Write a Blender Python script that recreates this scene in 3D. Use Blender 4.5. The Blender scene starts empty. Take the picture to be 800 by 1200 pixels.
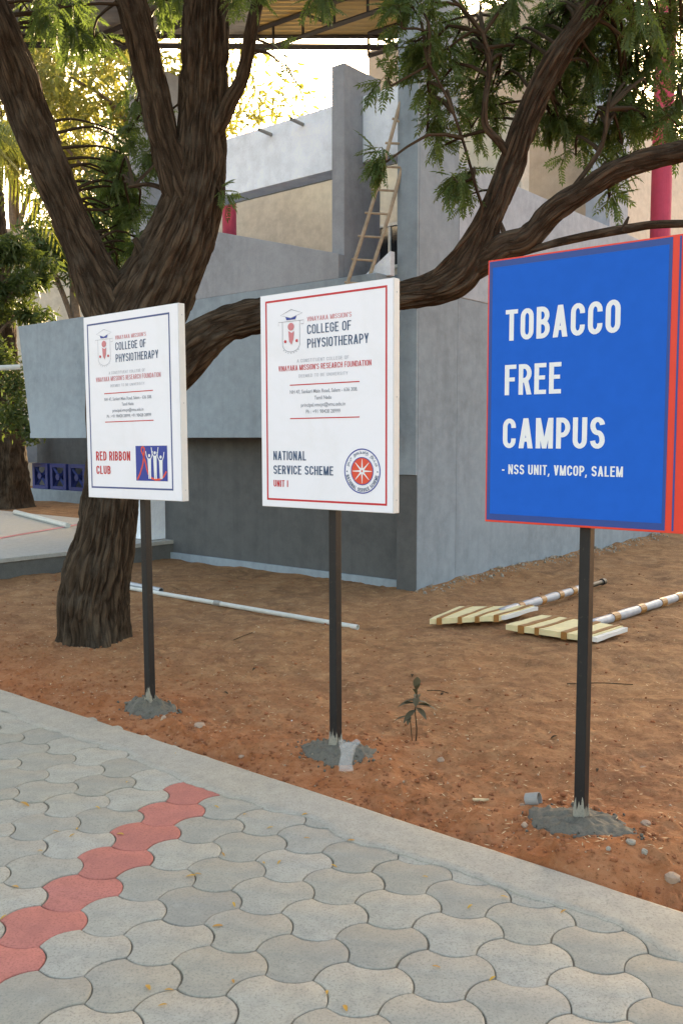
import bpy, math, random
import numpy as np
from mathutils import Vector, Matrix
random.seed(7); rng = np.random.default_rng(7)
S = bpy.context.scene; COL = S.collection
PI = math.pi
# ---------------------------------------------------------------- camera
F = 1050.0; H = 1.55; PITCH = math.atan(85/F)
cam = bpy.data.objects.new('camera', bpy.data.cameras.new('camera')); COL.objects.link(cam)
cam.location = (0, 0, H); cam.rotation_euler = (PI/2-PITCH, 0, 0)
cam.data.sensor_fit = 'VERTICAL'; cam.data.sensor_height = 36; cam.data.sensor_width = 24
cam.data.lens = 36*F/1200; cam.data.clip_start = .05; cam.data.clip_end = 2000
S.camera = cam
# ---------------------------------------------------------------- world, sun, exposure
SUN_EL, SUN_AZ = 15.0, 10.0        # low warm sun behind the building, azimuth from +Y towards +X
w = bpy.data.worlds.new('World'); S.world = w; w.use_nodes = True
nt = w.node_tree; bg = nt.nodes['Background']
sky = nt.nodes.new('ShaderNodeTexSky'); sky.sky_type = 'NISHITA'; sky.sun_disc = False
sky.sun_elevation = math.radians(SUN_EL); sky.sun_rotation = math.radians(SUN_AZ)
sky.dust_density = 4.0; sky.air_density = 1.0; sky.ozone_density = 1.0
nt.links.new(sky.outputs[0], bg.inputs[0]); bg.inputs[1].default_value = .15
sl = bpy.data.lights.new('sun', 'SUN'); sl.energy = 3.5; sl.angle = math.radians(.6); sl.color = (1, .82, .58)
sun = bpy.data.objects.new('sun', sl); COL.objects.link(sun)
_a, _e = math.radians(SUN_AZ), math.radians(SUN_EL)
sd = Vector((math.sin(_a)*math.cos(_e), math.cos(_a)*math.cos(_e), math.sin(_e)))
sun.rotation_euler = sd.to_track_quat('Z', 'Y').to_euler()
S.view_settings.view_transform = 'Standard'; S.view_settings.look = 'None'
S.view_settings.exposure = 2.55; S.view_settings.gamma = 1
S.view_settings.use_white_balance = True; S.view_settings.white_balance_temperature = 8500; S.view_settings.white_balance_tint = 13   # camera set for open shade

# ---------------------------------------------------------------- geometry helpers
def ray(px, py):
    return np.array([(px-400)/F, math.cos(PITCH)+(600-py)/F*math.sin(PITCH), -math.sin(PITCH)+(600-py)/F*math.cos(PITCH)])
def at(px, py, Y):
    d = ray(px, py); return np.array([0, 0, H]) + d*(Y/d[1])
def onz(px, py, z=0.0):
    d = ray(px, py); return np.array([0, 0, H]) + d*((z-H)/d[2])
def lerp(a, b, t): return a+(b-a)*t
def smooth(t): t = np.clip(t, 0, 1); return t*t*(3-2*t)
_T = np.random.default_rng(3).random((64, 64, 64)).astype(np.float32)
def vnoise(P):
    P = np.asarray(P, float); i = np.floor(P).astype(int); f = P-i; f = f*f*(3-2*f); r = 0
    for a in (0, 1):
        for b in (0, 1):
            for c in (0, 1):
                wgt = (f[..., 0] if a else 1-f[..., 0])*(f[..., 1] if b else 1-f[..., 1])*(f[..., 2] if c else 1-f[..., 2])
                r = r+wgt*_T[(i[..., 0]+a) % 64, (i[..., 1]+b) % 64, (i[..., 2]+c) % 64]
    return r
def fbm(P, o=4):
    s = 0; a = .5; t = 0
    for k in range(o):
        s = s+a*vnoise(P*2.03**k+k*7.3); t += a; a *= .5
    return s/t

def mesh_of(name, V, Fc, mat, sm=False):
    me = bpy.data.meshes.new(name); V = np.asarray(V, float)
    if isinstance(Fc, np.ndarray):
        n, k = Fc.shape; me.vertices.add(len(V)); me.vertices.foreach_set('co', V.ravel())
        me.loops.add(n*k); me.loops.foreach_set('vertex_index', Fc.ravel().astype(np.int32))
        me.polygons.add(n); me.polygons.foreach_set('loop_start', np.arange(0, n*k, k, dtype=np.int32))
        me.update(calc_edges=True)
    else:
        me.from_pydata([tuple(v) for v in V], [], Fc); me.update()
    if sm: me.polygons.foreach_set('use_smooth', [True]*len(me.polygons))
    if mat: me.materials.append(mat)
    return me
def obj(name, VF, mat, parent=None, sm=False, bevel=0, local=False):
    """mesh object; vertices are given in world space unless local=True"""
    V, Fc = VF; V = np.asarray(V, float)
    if parent is not None and not local: V = V-np.array(parent['_loc'])
    me = mesh_of(name, V, Fc, mat, sm)
    o = bpy.data.objects.new(name, me); COL.objects.link(o)
    if parent is not None: o.parent = parent
    if bevel:
        m = o.modifiers.new('bevel', 'BEVEL'); m.width = bevel; m.segments = 2; m.limit_method = 'ANGLE'
    return o
def tag(o, label=None, cat=None, group=None, kind=None):
    if label: o['label'] = label
    if cat: o['category'] = cat
    if group: o['group'] = group
    if kind: o['kind'] = kind
    return o
def thing(name, label, cat, loc=(0, 0, 0), rotz=0, group=None):
    o = bpy.data.objects.new(name, None); COL.objects.link(o); o.location = tuple(loc); o.rotation_euler = (0, 0, rotz)
    o.empty_display_size = .1; o['_loc'] = [float(c) for c in loc]
    return tag(o, label, cat, group)
def join(*L):
    V = []; Fc = []
    for v, f in L:
        n = len(V); V += [tuple(x) for x in v]; Fc += [tuple(i+n for i in q) for q in (f.tolist() if isinstance(f, np.ndarray) else f)]
    return V, Fc
def box(x0, x1, y0, y1, z0, z1):
    return [(x0,y0,z0),(x1,y0,z0),(x1,y1,z0),(x0,y1,z0),(x0,y0,z1),(x1,y0,z1),(x1,y1,z1),(x0,y1,z1)], \
           [(0,3,2,1),(4,5,6,7),(0,1,5,4),(1,2,6,5),(2,3,7,6),(3,0,4,7)]
def hexa(b, t):  # 4 bottom points, 4 top points, counter-clockwise
    return list(b)+list(t), [(0,3,2,1),(4,5,6,7),(0,1,5,4),(1,2,6,5),(2,3,7,6),(3,0,4,7)]
def tube(P, R, n=8, caps=True):
    P = np.asarray(P, float); m = len(P); R = np.broadcast_to(np.asarray(R, float), (m,))
    T = np.gradient(P, axis=0); T /= np.linalg.norm(T, axis=1)[:, None]+1e-12
    ref = np.array([0, 0, 1.0]) if abs(T[0][2]) < .9 else np.array([1.0, 0, 0])
    N = np.cross(T[0], ref); N /= np.linalg.norm(N); V = []
    for i in range(m):
        N = N-T[i]*(N@T[i]); N /= np.linalg.norm(N); B = np.cross(T[i], N)
        for k in range(n):
            a = 2*PI*k/n; V.append(P[i]+R[i]*(math.cos(a)*N+math.sin(a)*B))
    Fc = [(i*n+k, i*n+(k+1) % n, (i+1)*n+(k+1) % n, (i+1)*n+k) for i in range(m-1) for k in range(n)]
    if caps: Fc += [tuple(range(n-1, -1, -1)), tuple(range((m-1)*n, m*n))]
    return V, Fc
def bar(a, b, wd):  # thin square bar between two points
    return tube([a, b], wd*.7071, 4)
def hollow(a, b, r, t, n=20):
    a = np.asarray(a, float); b = np.asarray(b, float); o = tube([a, b], r, n, False); i = tube([a, b], r-t, n, False)
    V = o[0]+i[0]; Fc = list(o[1])+[tuple(2*n+x for x in reversed(q)) for q in i[1]]
    for k in range(n):
        j = (k+1) % n; Fc.append((j, k, 2*n+k, 2*n+j)); Fc.append((n+k, n+j, 3*n+j, 3*n+k))
    return V, Fc
def catmull(P, step=.02):
    P = np.asarray(P, float); Q = np.vstack([2*P[0]-P[1], P, 2*P[-1]-P[-2]]); out = []
    for i in range(1, len(Q)-2):
        a, b, c, d = Q[i-1], Q[i], Q[i+1], Q[i+2]; n = max(2, int(np.linalg.norm((c-b)[:3])/step))
        for t in np.linspace(0, 1, n, endpoint=False):
            out.append(.5*((2*b)+(-a+c)*t+(2*a-5*b+4*c-d)*t*t+(-a+3*b-3*c+d)*t**3))
    out.append(P[-1]); return np.array(out)

# ---------------------------------------------------------------- materials
class N:
    def __init__(s, name, rough=.8, spec=.3):
        s.m = bpy.data.materials.new(name); s.m.use_nodes = True; s.t = s.m.node_tree; s.n = s.t.nodes; s.b = s.n['Principled BSDF']
        s.b.inputs['Roughness'].default_value = rough; s.b.inputs['Specular IOR Level'].default_value = spec
    def add(s, typ, **k):
        n = s.n.new(typ)
        for a, v in k.items(): setattr(n, a, v)
        return n
    def link(s, a, b): s.t.links.new(a, b)
    def coord(s, kind='Object', scale=(1, 1, 1)):
        tc = s.add('ShaderNodeTexCoord'); mp = s.add('ShaderNodeMapping'); mp.inputs['Scale'].default_value = scale
        s.link(tc.outputs[kind], mp.inputs[0]); return mp.outputs[0]
    def noise(s, scale, detail=5, rough=.6, co=None, dist=0):
        n = s.add('ShaderNodeTexNoise'); n.inputs['Scale'].default_value = scale; n.inputs['Detail'].default_value = detail
        n.inputs['Roughness'].default_value = rough; n.inputs['Distortion'].default_value = dist
        if co is not None: s.link(co, n.inputs['Vector'])
        return n.outputs['Fac']
    def ramp(s, fac, stops):
        r = s.add('ShaderNodeValToRGB'); e = r.color_ramp.elements
        while len(e) < len(stops): e.new(.5)
        for k, (p, c) in enumerate(stops): e[k].position = p; e[k].color = (*c, 1)
        s.link(fac, r.inputs[0]); return r.outputs[0]
    def mix(s, fac, a, b, mode='MIX'):
        x = s.add('ShaderNodeMix', data_type='RGBA', blend_type=mode)
        for i, v in ((0, fac), (6, a), (7, b)):
            if isinstance(v, (int, float)): x.inputs[i].default_value = v
            elif isinstance(v, tuple): x.inputs[i].default_value = (*v, 1)
            else: s.link(v, x.inputs[i])
        return x.outputs[2]
    def color(s, c):
        if isinstance(c, tuple): s.b.inputs['Base Color'].default_value = (*c, 1)
        else: s.link(c, s.b.inputs['Base Color'])
    def bump(s, h, strength=.3, dist=.01, prev=None):
        b = s.add('ShaderNodeBump'); b.inputs['Strength'].default_value = strength; b.inputs['Distance'].default_value = dist
        s.link(h, b.inputs['Height'])
        if prev is not None: s.link(prev, b.inputs['Normal'])
        s.link(b.outputs[0], s.b.inputs['Normal']); return b.outputs[0]
def sc(c, k): return tuple(x*k for x in c)
def plaster(name, c, stain=.35, rough=.85):
    m = N(name, rough, .2); co = m.coord()
    big = m.noise(.9, 6, .65, co, .6); mid = m.noise(7, 6, .7, co); fine = m.noise(70, 4, .7, co)
    streak = m.noise(3, 5, .6, m.coord(scale=(2.2, 2.2, .22)))
    a = m.mix(m.ramp(big, [(.35, (0, 0, 0)), (.7, (1, 1, 1))]), sc(c, .82), sc(c, 1.12))
    a = m.mix(m.ramp(mid, [(.4, (0, 0, 0)), (.62, (1, 1, 1))]), a, m.mix(.5, a, sc(c, 1.25)))
    a = m.mix(m.ramp(streak, [(.5, (0, 0, 0)), (.78, (stain,)*3)]), a, sc(c, .55))
    a = m.mix(m.ramp(fine, [(.3, (.25,)*3), (.5, (0, 0, 0))]), a, sc(c, .6)); m.color(a)
    p = m.bump(mid, .25, .012); m.bump(fine, .35, .003, p); return m.m
def flat(name, c, rough=.5, var=.08, metal=0, spec=.3, bump=.05):
    m = N(name, rough, spec); co = m.coord(); n = m.noise(14, 5, .6, co)
    m.color(m.mix(n, sc(c, 1-var*2), sc(c, 1+var*2))); m.b.inputs['Metallic'].default_value = metal
    if bump: m.bump(m.noise(90, 3, .6, co), bump, .002)
    return m.m
M = {}
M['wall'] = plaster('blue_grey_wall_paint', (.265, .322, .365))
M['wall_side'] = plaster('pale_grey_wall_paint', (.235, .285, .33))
M['parapet'] = plaster('light_lavender_grey_paint', (.33, .375, .43), .3)
M['wall_dark'] = plaster('grey_with_recess_shade', (.105, .11, .112))  # grey darkened to carry the recess shade below the overhang
M['beam'] = plaster('pale_blue_white_paint', (.82, .88, .95), .12)
M['column'] = plaster('column_paint', (.31, .325, .35), .3)
M['beige'] = plaster('beige_wall_paint', (.56, .52, .44), .2)
M['brown_beige'] = plaster('tan_wall_paint', (.37, .30, .235), .25)
M['red_paint'] = plaster('crimson_column_paint', (.40, .05, .10), .15, .55)
M['blue_paint'] = flat('navy_panel_paint', (.025, .045, .19), .5)
M['frame_w'] = flat('pale_frame_paint', (.55, .55, .52), .5)
m = N('dark_window_glass', .08, .5); m.color((.012, .014, .018)); M['glass'] = m.m
# concrete
def concrete(name, c, perobj=.12):
    m = N(name, .82, .25); co = m.coord(scale=(1, 1, 1)); g = m.add('ShaderNodeNewGeometry').outputs['Position']
    oi = m.add('ShaderNodeObjectInfo').outputs['Random']
    a = m.mix(oi, sc(c, 1-perobj), sc(c, 1+perobj))
    big = m.noise(1.6, 5, .6, g, .4); mid = m.noise(13, 8, .72, g, .25); fine = m.noise(120, 4, .7, g); sp = m.noise(420, 2, .5, g)
    a = m.mix(m.ramp(big, [(.35, (0, 0, 0)), (.7, (.6,)*3)]), a, (c[0]*1.15, c[1]*1.06, c[2]*.9))
    a = m.mix(m.ramp(mid, [(.36, (.5,)*3), (.54, (0, 0, 0))]), a, sc(c, .74))
    a = m.mix(m.ramp(mid, [(.54, (0, 0, 0)), (.74, (.45,)*3)]), a, sc(c, 1.25))
    a = m.mix(m.ramp(fine, [(.34, (.7,)*3), (.5, (0, 0, 0))]), a, sc(c, .55))
    a = m.mix(m.ramp(sp, [(.66, (0, 0, 0)), (.74, (.4,)*3)]), a, sc(c, 1.5)); m.color(a)
    p = m.bump(mid, .14, .005); m.bump(fine, .35, .0016, p); return m.m
M['paver'] = concrete('cast_concrete', (.345, .325, .28), .18)
M['paver_red'] = concrete('red_oxide_concrete', (.46, .165, .135), .1)
M['band'] = concrete('poured_concrete_band', (.37, .34, .29), .0)
M['joint'] = concrete('sand_joint', (.17, .155, .125), 0)
M['platform'] = concrete('worn_concrete_slab', (.40, .40, .385), 0)
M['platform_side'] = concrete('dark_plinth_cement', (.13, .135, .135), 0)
M['cement'] = concrete('fresh_cement', (.135, .125, .105), 0)
M['cement_lt'] = concrete('dried_cement', (.29, .275, .235), 0)
# soil: redder where freshly dug near the paving and round the posts
m = N('red_soil', .95, .1); g = m.add('ShaderNodeNewGeometry').outputs['Position']
big = m.noise(.8, 6, .6, g, .8); mid = m.noise(6, 8, .7, g, .5); fine = m.noise(45, 8, .75, g); grit = m.noise(260, 3, .7, g)
att = m.add('ShaderNodeAttribute', attribute_name='fresh').outputs['Fac']
a = m.mix(m.ramp(big, [(.38, (0, 0, 0)), (.66, (1, 1, 1))]), (.295, .15, .073), (.235, .127, .07))
a = m.mix(m.ramp(mid, [(.45, (0, 0, 0)), (.66, (.8,)*3)]), a, (.43, .24, .12))
low = m.noise(2.6, 7, .7, g, 1.5); a = m.mix(m.ramp(low, [(.36, (.65,)*3), (.47, (0, 0, 0))]), a, (.15, .08, .045)); a = m.mix(m.ramp(low, [(.56, (0, 0, 0)), (.7, (.5,)*3)]), a, (.46, .29, .165))
rd = m.mix(m.ramp(mid, [(.4, (0, 0, 0)), (.62, (1, 1, 1))]), (.33, .115, .046), (.40, .17, .082))
a = m.mix(att, a, rd)
a = m.mix(m.ramp(fine, [(.3, (.75,)*3), (.48, (0, 0, 0))]), a, (.10, .045, .02))
a = m.mix(m.ramp(fine, [(.58, (0, 0, 0)), (.74, (.7,)*3)]), a, (.46, .28, .17))
a = m.mix(m.ramp(grit, [(.64, (0, 0, 0)), (.74, (.7,)*3)]), a, (.52, .38, .25)); m.color(a)
p = m.bump(mid, .5, .03); p = m.bump(fine, .6, .012, p); m.bump(grit, .5, .003, p); M['soil'] = m.m
# bark
m = N('neem_bark', .95, .1); bc = m.add('ShaderNodeAttribute', attribute_name='barkco').outputs['Vector']
mp = m.add('ShaderNodeMapping'); mp.inputs['Scale'].default_value = (1, 1, .11); m.link(bc, mp.inputs[0])
wn_ = m.add('ShaderNodeTexNoise'); wn_.inputs['Scale'].default_value = 14; wn_.inputs['Detail'].default_value = 4; m.link(mp.outputs[0], wn_.inputs['Vector'])
wa = m.add('ShaderNodeMix', data_type='VECTOR'); wa.inputs[0].default_value = .055; m.link(mp.outputs[0], wa.inputs[4]); m.link(wn_.outputs['Color'], wa.inputs[5])
vo = m.add('ShaderNodeTexVoronoi', feature='DISTANCE_TO_EDGE'); vo.inputs['Scale'].default_value = 36; m.link(wa.outputs[1], vo.inputs['Vector'])
crk = m.ramp(vo.outputs['Distance'], [(.0, (0, 0, 0)), (.05, (.2, .2, .2)), (.14, (1, 1, 1))])
fi = m.noise(55, 8, .8, mp.outputs[0], .9); co = m.coord(); md = m.noise(5, 6, .6, co); fn = m.noise(90, 5, .7, co)
att = m.add('ShaderNodeAttribute', attribute_name='ridge').outputs['Fac']
a = m.mix(att, (.034, .023, .015), (.118, .084, .057))
a = m.mix(m.ramp(fi, [(.38, (0, 0, 0)), (.64, (1, 1, 1))]), m.mix(.6, a, (.03, .018, .012)), a)
a = m.mix(crk, m.mix(.55, a, (.010, .007, .005)), a)
a = m.mix(m.ramp(md, [(.5, (0, 0, 0)), (.72, (.55,)*3)]), a, (.10, .082, .064))
a = m.mix(m.ramp(fn, [(.6, (0, 0, 0)), (.75, (.4,)*3)]), a, (.22, .19, .16)); m.color(a)
p = m.bump(crk, .6, .012); p = m.bump(fi, .8, .010, p); m.bump(fn, .5, .003, p); M['bark'] = m.m
m = N('twig_bark', .9, .1); m.color((.05, .035, .022)); M['twig'] = m.m
def leafmat(name, c1, c2, tr, tf=.45):
    m = N(name, .5, .35); g = m.add('ShaderNodeNewGeometry')
    ri = m.add('ShaderNodeAttribute', attribute_name='tint').outputs['Fac']
    a = m.mix(ri, c1, c2); m.color(a)
    t = m.add('ShaderNodeBsdfTranslucent'); m.link(m.mix(ri, tr, sc(tr, .6)), t.inputs[0])
    x = m.add('ShaderNodeMixShader'); x.inputs[0].default_value = tf
    m.link(m.b.outputs[0], x.inputs[1]); m.link(t.outputs[0], x.inputs[2]); m.link(x.outputs[0], m.n['Material Output'].inputs[0]); return m.m
M['neem'] = leafmat('neem_leaf', (.040, .078, .024), (.095, .14, .040), (.16, .25, .055), .42)
M['far_leaf'] = leafmat('sunlit_yellow_green_leaf', (.07, .11, .03), (.20, .18, .05), (.30, .31, .07), .5)
M['far_dark'] = leafmat('deep_green_leaf', (.035, .065, .02), (.07, .11, .035), (.14, .20, .04), .35)
M['palm'] = leafmat('palm_leaf', (.07, .11, .03), (.15, .18, .05), (.30, .34, .06), .4)
M['seed'] = leafmat('seedling_leaf', (.06, .055, .034), (.10, .085, .05), (.08, .09, .03), .2)
M['yleaf'] = leafmat('fallen_yellow_leaf', (.62, .36, .05), (.50, .25, .06), (.5, .3, .05), .2)
# sign materials
m = N('black_enamel', .42, .35); co = m.coord(); m.color(m.mix(m.ramp(m.noise(60, 6, .7, co), [(.60, (0, 0, 0)), (.70, (.8,)*3)]), m.mix(m.noise(9, 5, .6, co), (.008, .009, .010), (.022, .022, .023)), (.075, .06, .048))); m.bump(m.noise(120, 4, .6, co), .15, .001); M['black'] = m.m
m = N('white_vinyl_face', .32, .4); co = m.coord(); m.color(m.mix(m.ramp(m.noise(3, 6, .7, co, .5), [(.45, (0, 0, 0)), (.75, (.6,)*3)]), (.85, .84, .885), (.76, .745, .75))); m.bump(m.noise(2.2, 2, .5, co), .25, .02); M['w_face'] = m.m
M['w_edge'] = flat('white_aluminium_edge', (.66, .66, .64), .4, .05)
def vinyl(n, c): return flat(n, c, .4, .03, bump=0)
M['p_red'] = vinyl('print_red', (.60, .035, .045)); M['p_pink'] = vinyl('print_faded_red', (.66, .22, .24)); M['p_navy'] = vinyl('print_slate_blue', (.045, .09, .17))
M['p_blue'] = vinyl('print_deep_blue', (.03, .06, .30)); M['p_grey'] = vinyl('print_grey', (.30, .31, .35)); M['p_lgrey'] = vinyl('print_light_grey', (.45, .46, .50))
M['p_white'] = vinyl('print_white', (.80, .80, .80)); M['p_orange'] = vinyl('print_orange_red', (.78, .09, .05)); M['p_bblue'] = vinyl('print_border_blue', (.07, .10, .24))
M['b_blue'] = flat('blue_vinyl', (.001, .118, .55), .6, .05, 0, .08, bump=.03); M['b_edge'] = vinyl('blue_vinyl_margin', (.022, .07, .27)); M['b_red'] = vinyl('red_vinyl', (.82, .06, .035))
M['pvc'] = flat('white_pvc', (.58, .60, .57), .4, .1); M['pvc_grey'] = flat('grey_pvc', (.28, .275, .26), .45, .1); M['steel'] = flat('galvanised_steel', (.36, .40, .44), .4, .15, .6)
M['foam'] = flat('cream_packing_foam', (.66, .58, .34), .7, .1, bump=.2); M['tape'] = flat('brown_packing_tape', (.30, .14, .045), .35, .15); M['film'] = flat('grey_wrapping_film', (.33, .35, .39), .3, .25, bump=.4)
M['bamboo'] = flat('weathered_bamboo', (.40, .32, .235), .7, .25, bump=.2); M['stone'] = flat('pale_rubble', (.36, .25, .18), .95, .3, bump=.4); M['stone_g'] = flat('grey_rubble', (.31, .275, .225), .95, .3, bump=.4)
M['straw'] = flat('dry_straw', (.56, .42, .25), .9, .5)
M['truss'] = flat('dark_painted_steel', (.03, .028, .03), .5, .2)
m = N('corrugated_sheet', .45, .4); co = m.coord(); m.b.inputs['Metallic'].default_value = .3
m.color(m.mix(m.ramp(m.noise(2.5, 5, .6, co), [(.4, (0, 0, 0)), (.65, (1, 1, 1))]), (.22, .23, .24), (.36, .36, .35))); M['sheet'] = m.m
M['sheet_y'] = leafmat('sun_tinted_sheet', (.34, .30, .22), (.38, .33, .24), (.5, .40, .22), .45)  # yellow tint stands for low sunlight along the corrugations
m = N('clear_plastic_bag', .15, .5); m.color((.55, .57, .58)); tr = m.add('ShaderNodeBsdfTransparent'); x = m.add('ShaderNodeMixShader'); x.inputs[0].default_value = .62
m.link(m.b.outputs[0], x.inputs[1]); m.link(tr.outputs[0], x.inputs[2]); m.link(x.outputs[0], m.n['Material Output'].inputs[0]); M['plastic'] = m.m

# ================================================================ GROUND
KB = np.array([-2.123, 5.466]); KD = np.array([3.244, -2.64]); KD /= np.linalg.norm(KD); KN = np.array([-KD[1], KD[0]])
POSTS = [np.array([-1.114, 5.042, 0]), np.array([-.042, 4.302, 0]), np.array([.943, 3.459, 0])]
BA = math.radians(-40); BU = np.array([math.cos(BA), math.sin(BA), 0]); BV = np.array([-BU[1], BU[0], 0]); BO = np.array([.769, 9.078, 0])
def gheight(X, Y):
    X = np.asarray(X, float); Y = np.asarray(Y, float)
    s = (X-KB[0])*KN[0]+(Y-KB[1])*KN[1]
    P = np.stack([X, Y, np.zeros_like(X)], -1)
    h = .05*(fbm(P*1.1, 3)-.5)*smooth(s/1.0)+.040*(fbm(P*4.5+9, 4)-.5)+.022*(fbm(P*19, 3)-.5)-.018*smooth((vnoise(P*2.6+31)-.62)/.15)
    clod = fbm(P*34+3, 2); h = h+.016*np.clip(clod-.56, 0, 1)*6*np.exp(-s/1.3)*(vnoise(P*3+20) > .4)
    near = np.exp(-(s/.28)**2); h = h-.022*near+.035*np.clip(vnoise(P*3.3+50)-.5, 0, 1)*2*np.exp(-((s-.22)/.16)**2)
    rp = (X-BO[0])*BU[0]+(Y-BO[1])*BU[1]; rq = (X-BO[0])*BV[0]+(Y-BO[1])*BV[1]
    h = h+.07*np.exp(-np.clip(rp, 0, 9)/.35)*smooth((rq+.2)/1.2)*(vnoise(P*6+4)*.6+.6)*(rp > -.5)
    for b in POSTS: h = h+.03*np.exp(-((X-b[0])**2+(Y-b[1])**2)/.09)
    h = h+.05*np.exp(-((X-POSTS[2][0]-.02)**2/.09+(Y-POSTS[2][1]+.27)**2/.02))
    h = h+.04*np.exp(-((X+1.9)**2+(Y-6.75)**2)/.35)
    h = np.where(s < .02, np.minimum(h, -.002), h)
    return h
def grid(sv, tv):
    Sg, Tg = np.meshgrid(sv, tv, indexing='ij'); X = KB[0]+KD[0]*Tg+KN[0]*Sg; Y = KB[1]+KD[1]*Tg+KN[1]*Sg
    Z = gheight(X, Y); V = np.stack([X, Y, Z], -1).reshape(-1, 3); a, b = Sg.shape
    I = np.arange(a*b).reshape(a, b); Fq = np.stack([I[:-1, :-1], I[:-1, 1:], I[1:, 1:], I[1:, :-1]], -1).reshape(-1, 4)
    return V, Fq, Sg.ravel()
sv = np.concatenate([np.arange(-.06, 1.6, .013), np.arange(1.6, 5, .026), np.arange(5, 14.1, .09)])
tv = np.concatenate([np.arange(-12, -1.5, .1), np.arange(-1.5, 5.6, .016), np.arange(5.6, 13, .1)])
V, Fq, sg = grid(sv, tv)
g = obj('ground', (V, Fq[:, ::-1]), M['soil'], sm=True); tag(g, kind='structure')
P3 = np.stack([V[:, 0], V[:, 1], V[:, 0]*0], -1)
fresh = np.clip(np.exp(-np.clip(sg, 0, 99)/.75)*1.25+.25*(fbm(P3*2.2, 3)-.5), 0, 1)
for b in POSTS: fresh = np.maximum(fresh, np.clip(1.3*np.exp(-((V[:, 0]-b[0])**2+(V[:, 1]-b[1])**2)/.22), 0, 1)*.9)
fresh = np.maximum(fresh, .9*np.exp(-((V[:, 0]-.3)**2+(V[:, 1]-4.45)**2)/.05))
at_ = g.data.attributes.new('fresh', 'FLOAT', 'POINT'); at_.data.foreach_set('value', fresh.astype(np.float32))
fg = obj('far_ground', ([(-400, -400, -.12), (400, -400, -.12), (400, 600, -.12), (-400, 600, -.12)], [(0, 1, 2, 3)]), M['soil']); tag(fg, kind='structure')

# ---------------------------------------------------------------- paving: joint bed, interlocking pavers, poured edge band
def kp(s, t, z=0): return (KB[0]+KD[0]*t+KN[0]*s, KB[1]+KD[1]*t+KN[1]*s, z)
pav = obj('paving', ([kp(-8, -9, -.007), kp(-8, 9, -.007), kp(-.02, 9, -.007), kp(-.02, -9, -.007)], [(0, 1, 2, 3)]), M['joint']); tag(pav, kind='structure'); pav['_loc'] = [0, 0, 0]
LA = np.array([.18009, -.15205]); LB = np.array([-.06257, -.21731]); LO = np.array([-.05834, 2.79833])
vRB = (2*LA-LB)/3; vB = (LA+LB)/3; vLB = (2*LB-LA)/3
hexv = [-vRB, -vB, -vLB, vRB, vB, vLB]   # LT, T, RT, RB, B, LB
def outline(inset):
    pts = []; n = 6; sgn = [1, -1, 1, -1, 1, -1]
    for k in range(6):
        a, b = hexv[k], hexv[(k+1) % 6]; d = b-a; nn = np.array([-d[1], d[0]]); nn /= np.linalg.norm(nn)
        mid = (a+b)/2
        if nn@mid < 0: nn = -nn
        for i in range(n):
            t = i/n; pts.append(a+d*t+nn*sgn[k]*.17*np.linalg.norm(d)*4*t*(1-t))
    pts = np.array(pts); tn = np.roll(pts, -1, 0)-np.roll(pts, 1, 0); nr = np.stack([tn[:, 1], -tn[:, 0]], -1); nr /= np.linalg.norm(nr, axis=1)[:, None]
    if np.sum(nr*pts) < 0: nr = -nr
    return pts-nr*inset
def paver_mesh(name, mat, seed):
    r = np.random.default_rng(seed); rings = [(.0012, -.03), (.0014, -.004), (.0026, -.0012), (.0055, 0)]; V = []; Fc = []; n = 36
    j = r.normal(0, .0007, n); j = (j+np.roll(j, 1)+np.roll(j, -1))*.8
    for ins, z in rings:
        o = outline(ins+np.mean(np.abs(j))); tn = np.roll(o, -1, 0)-np.roll(o, 1, 0); nr = np.stack([tn[:, 1], -tn[:, 0]], -1); nr /= np.linalg.norm(nr, axis=1)[:, None]
        o = o+nr*j[:, None]; V += [(p[0], p[1], z) for p in o]
    for q in range(3):
        for k in range(n): Fc.append((q*n+k, q*n+(k+1) % n, (q+1)*n+(k+1) % n, (q+1)*n+k))
    Fc.append(tuple(range(3*n, 4*n)))
    a, b = np.array(V[3*n]), np.array(V[3*n+9])
    area = sum(V[3*n+k][0]*V[3*n+(k+1) % n][1]-V[3*n+(k+1) % n][0]*V[3*n+k][1] for k in range(n))
    if area < 0: Fc = [tuple(reversed(f)) for f in Fc]
    me = mesh_of(name, V, Fc, mat, True); return me
PMS = [paver_mesh('paver', M['paver'], k) for k in range(4)]; RMS = [paver_mesh('red_paver', M['paver_red'], k) for k in range(2)]
cells = []; rest = []
for i in range(-30, 30):
    for j in range(-30, 30):
        c = LO+i*LA+j*LB; s = (c-KB)@KN; t = (c-KB)@KD
        if s > -.10 or c[1] < .2 or c[1] > 7.5: continue
        vis = abs(c[0]) < .41*c[1]+.28 and c[1] > 1.95
        (cells if vis else rest).append((i, j, c))
print('pavers in view', len(cells), 'beyond', len(rest))
rest.sort(key=lambda q: abs(q[2][0])-.4*q[2][1]+(3 if q[2][1] < 1.7 else 0)); extra = max(0, 290-len(cells)); cells += rest[:extra]; rest = rest[extra:]
for i, j, c in cells:
    red = i == -4
    o = bpy.data.objects.new('red_paver' if red else 'paver', random.choice(RMS if red else PMS)); COL.objects.link(o); o.parent = pav
    o.location = (c[0]+random.gauss(0, .0008), c[1]+random.gauss(0, .0008), random.gauss(0, .0009)); o.rotation_euler = (random.gauss(0, .006), random.gauss(0, .006), random.gauss(0, .004))
    if red: o['label'] = 'red oxide paver in the diagonal red row'
L = []
ol = outline(.004)
if np.sum(ol[:, 0]*np.roll(ol[:, 1], -1)-np.roll(ol[:, 0], -1)*ol[:, 1]) < 0: ol = ol[::-1]
Vr = []; Fr = []
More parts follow.
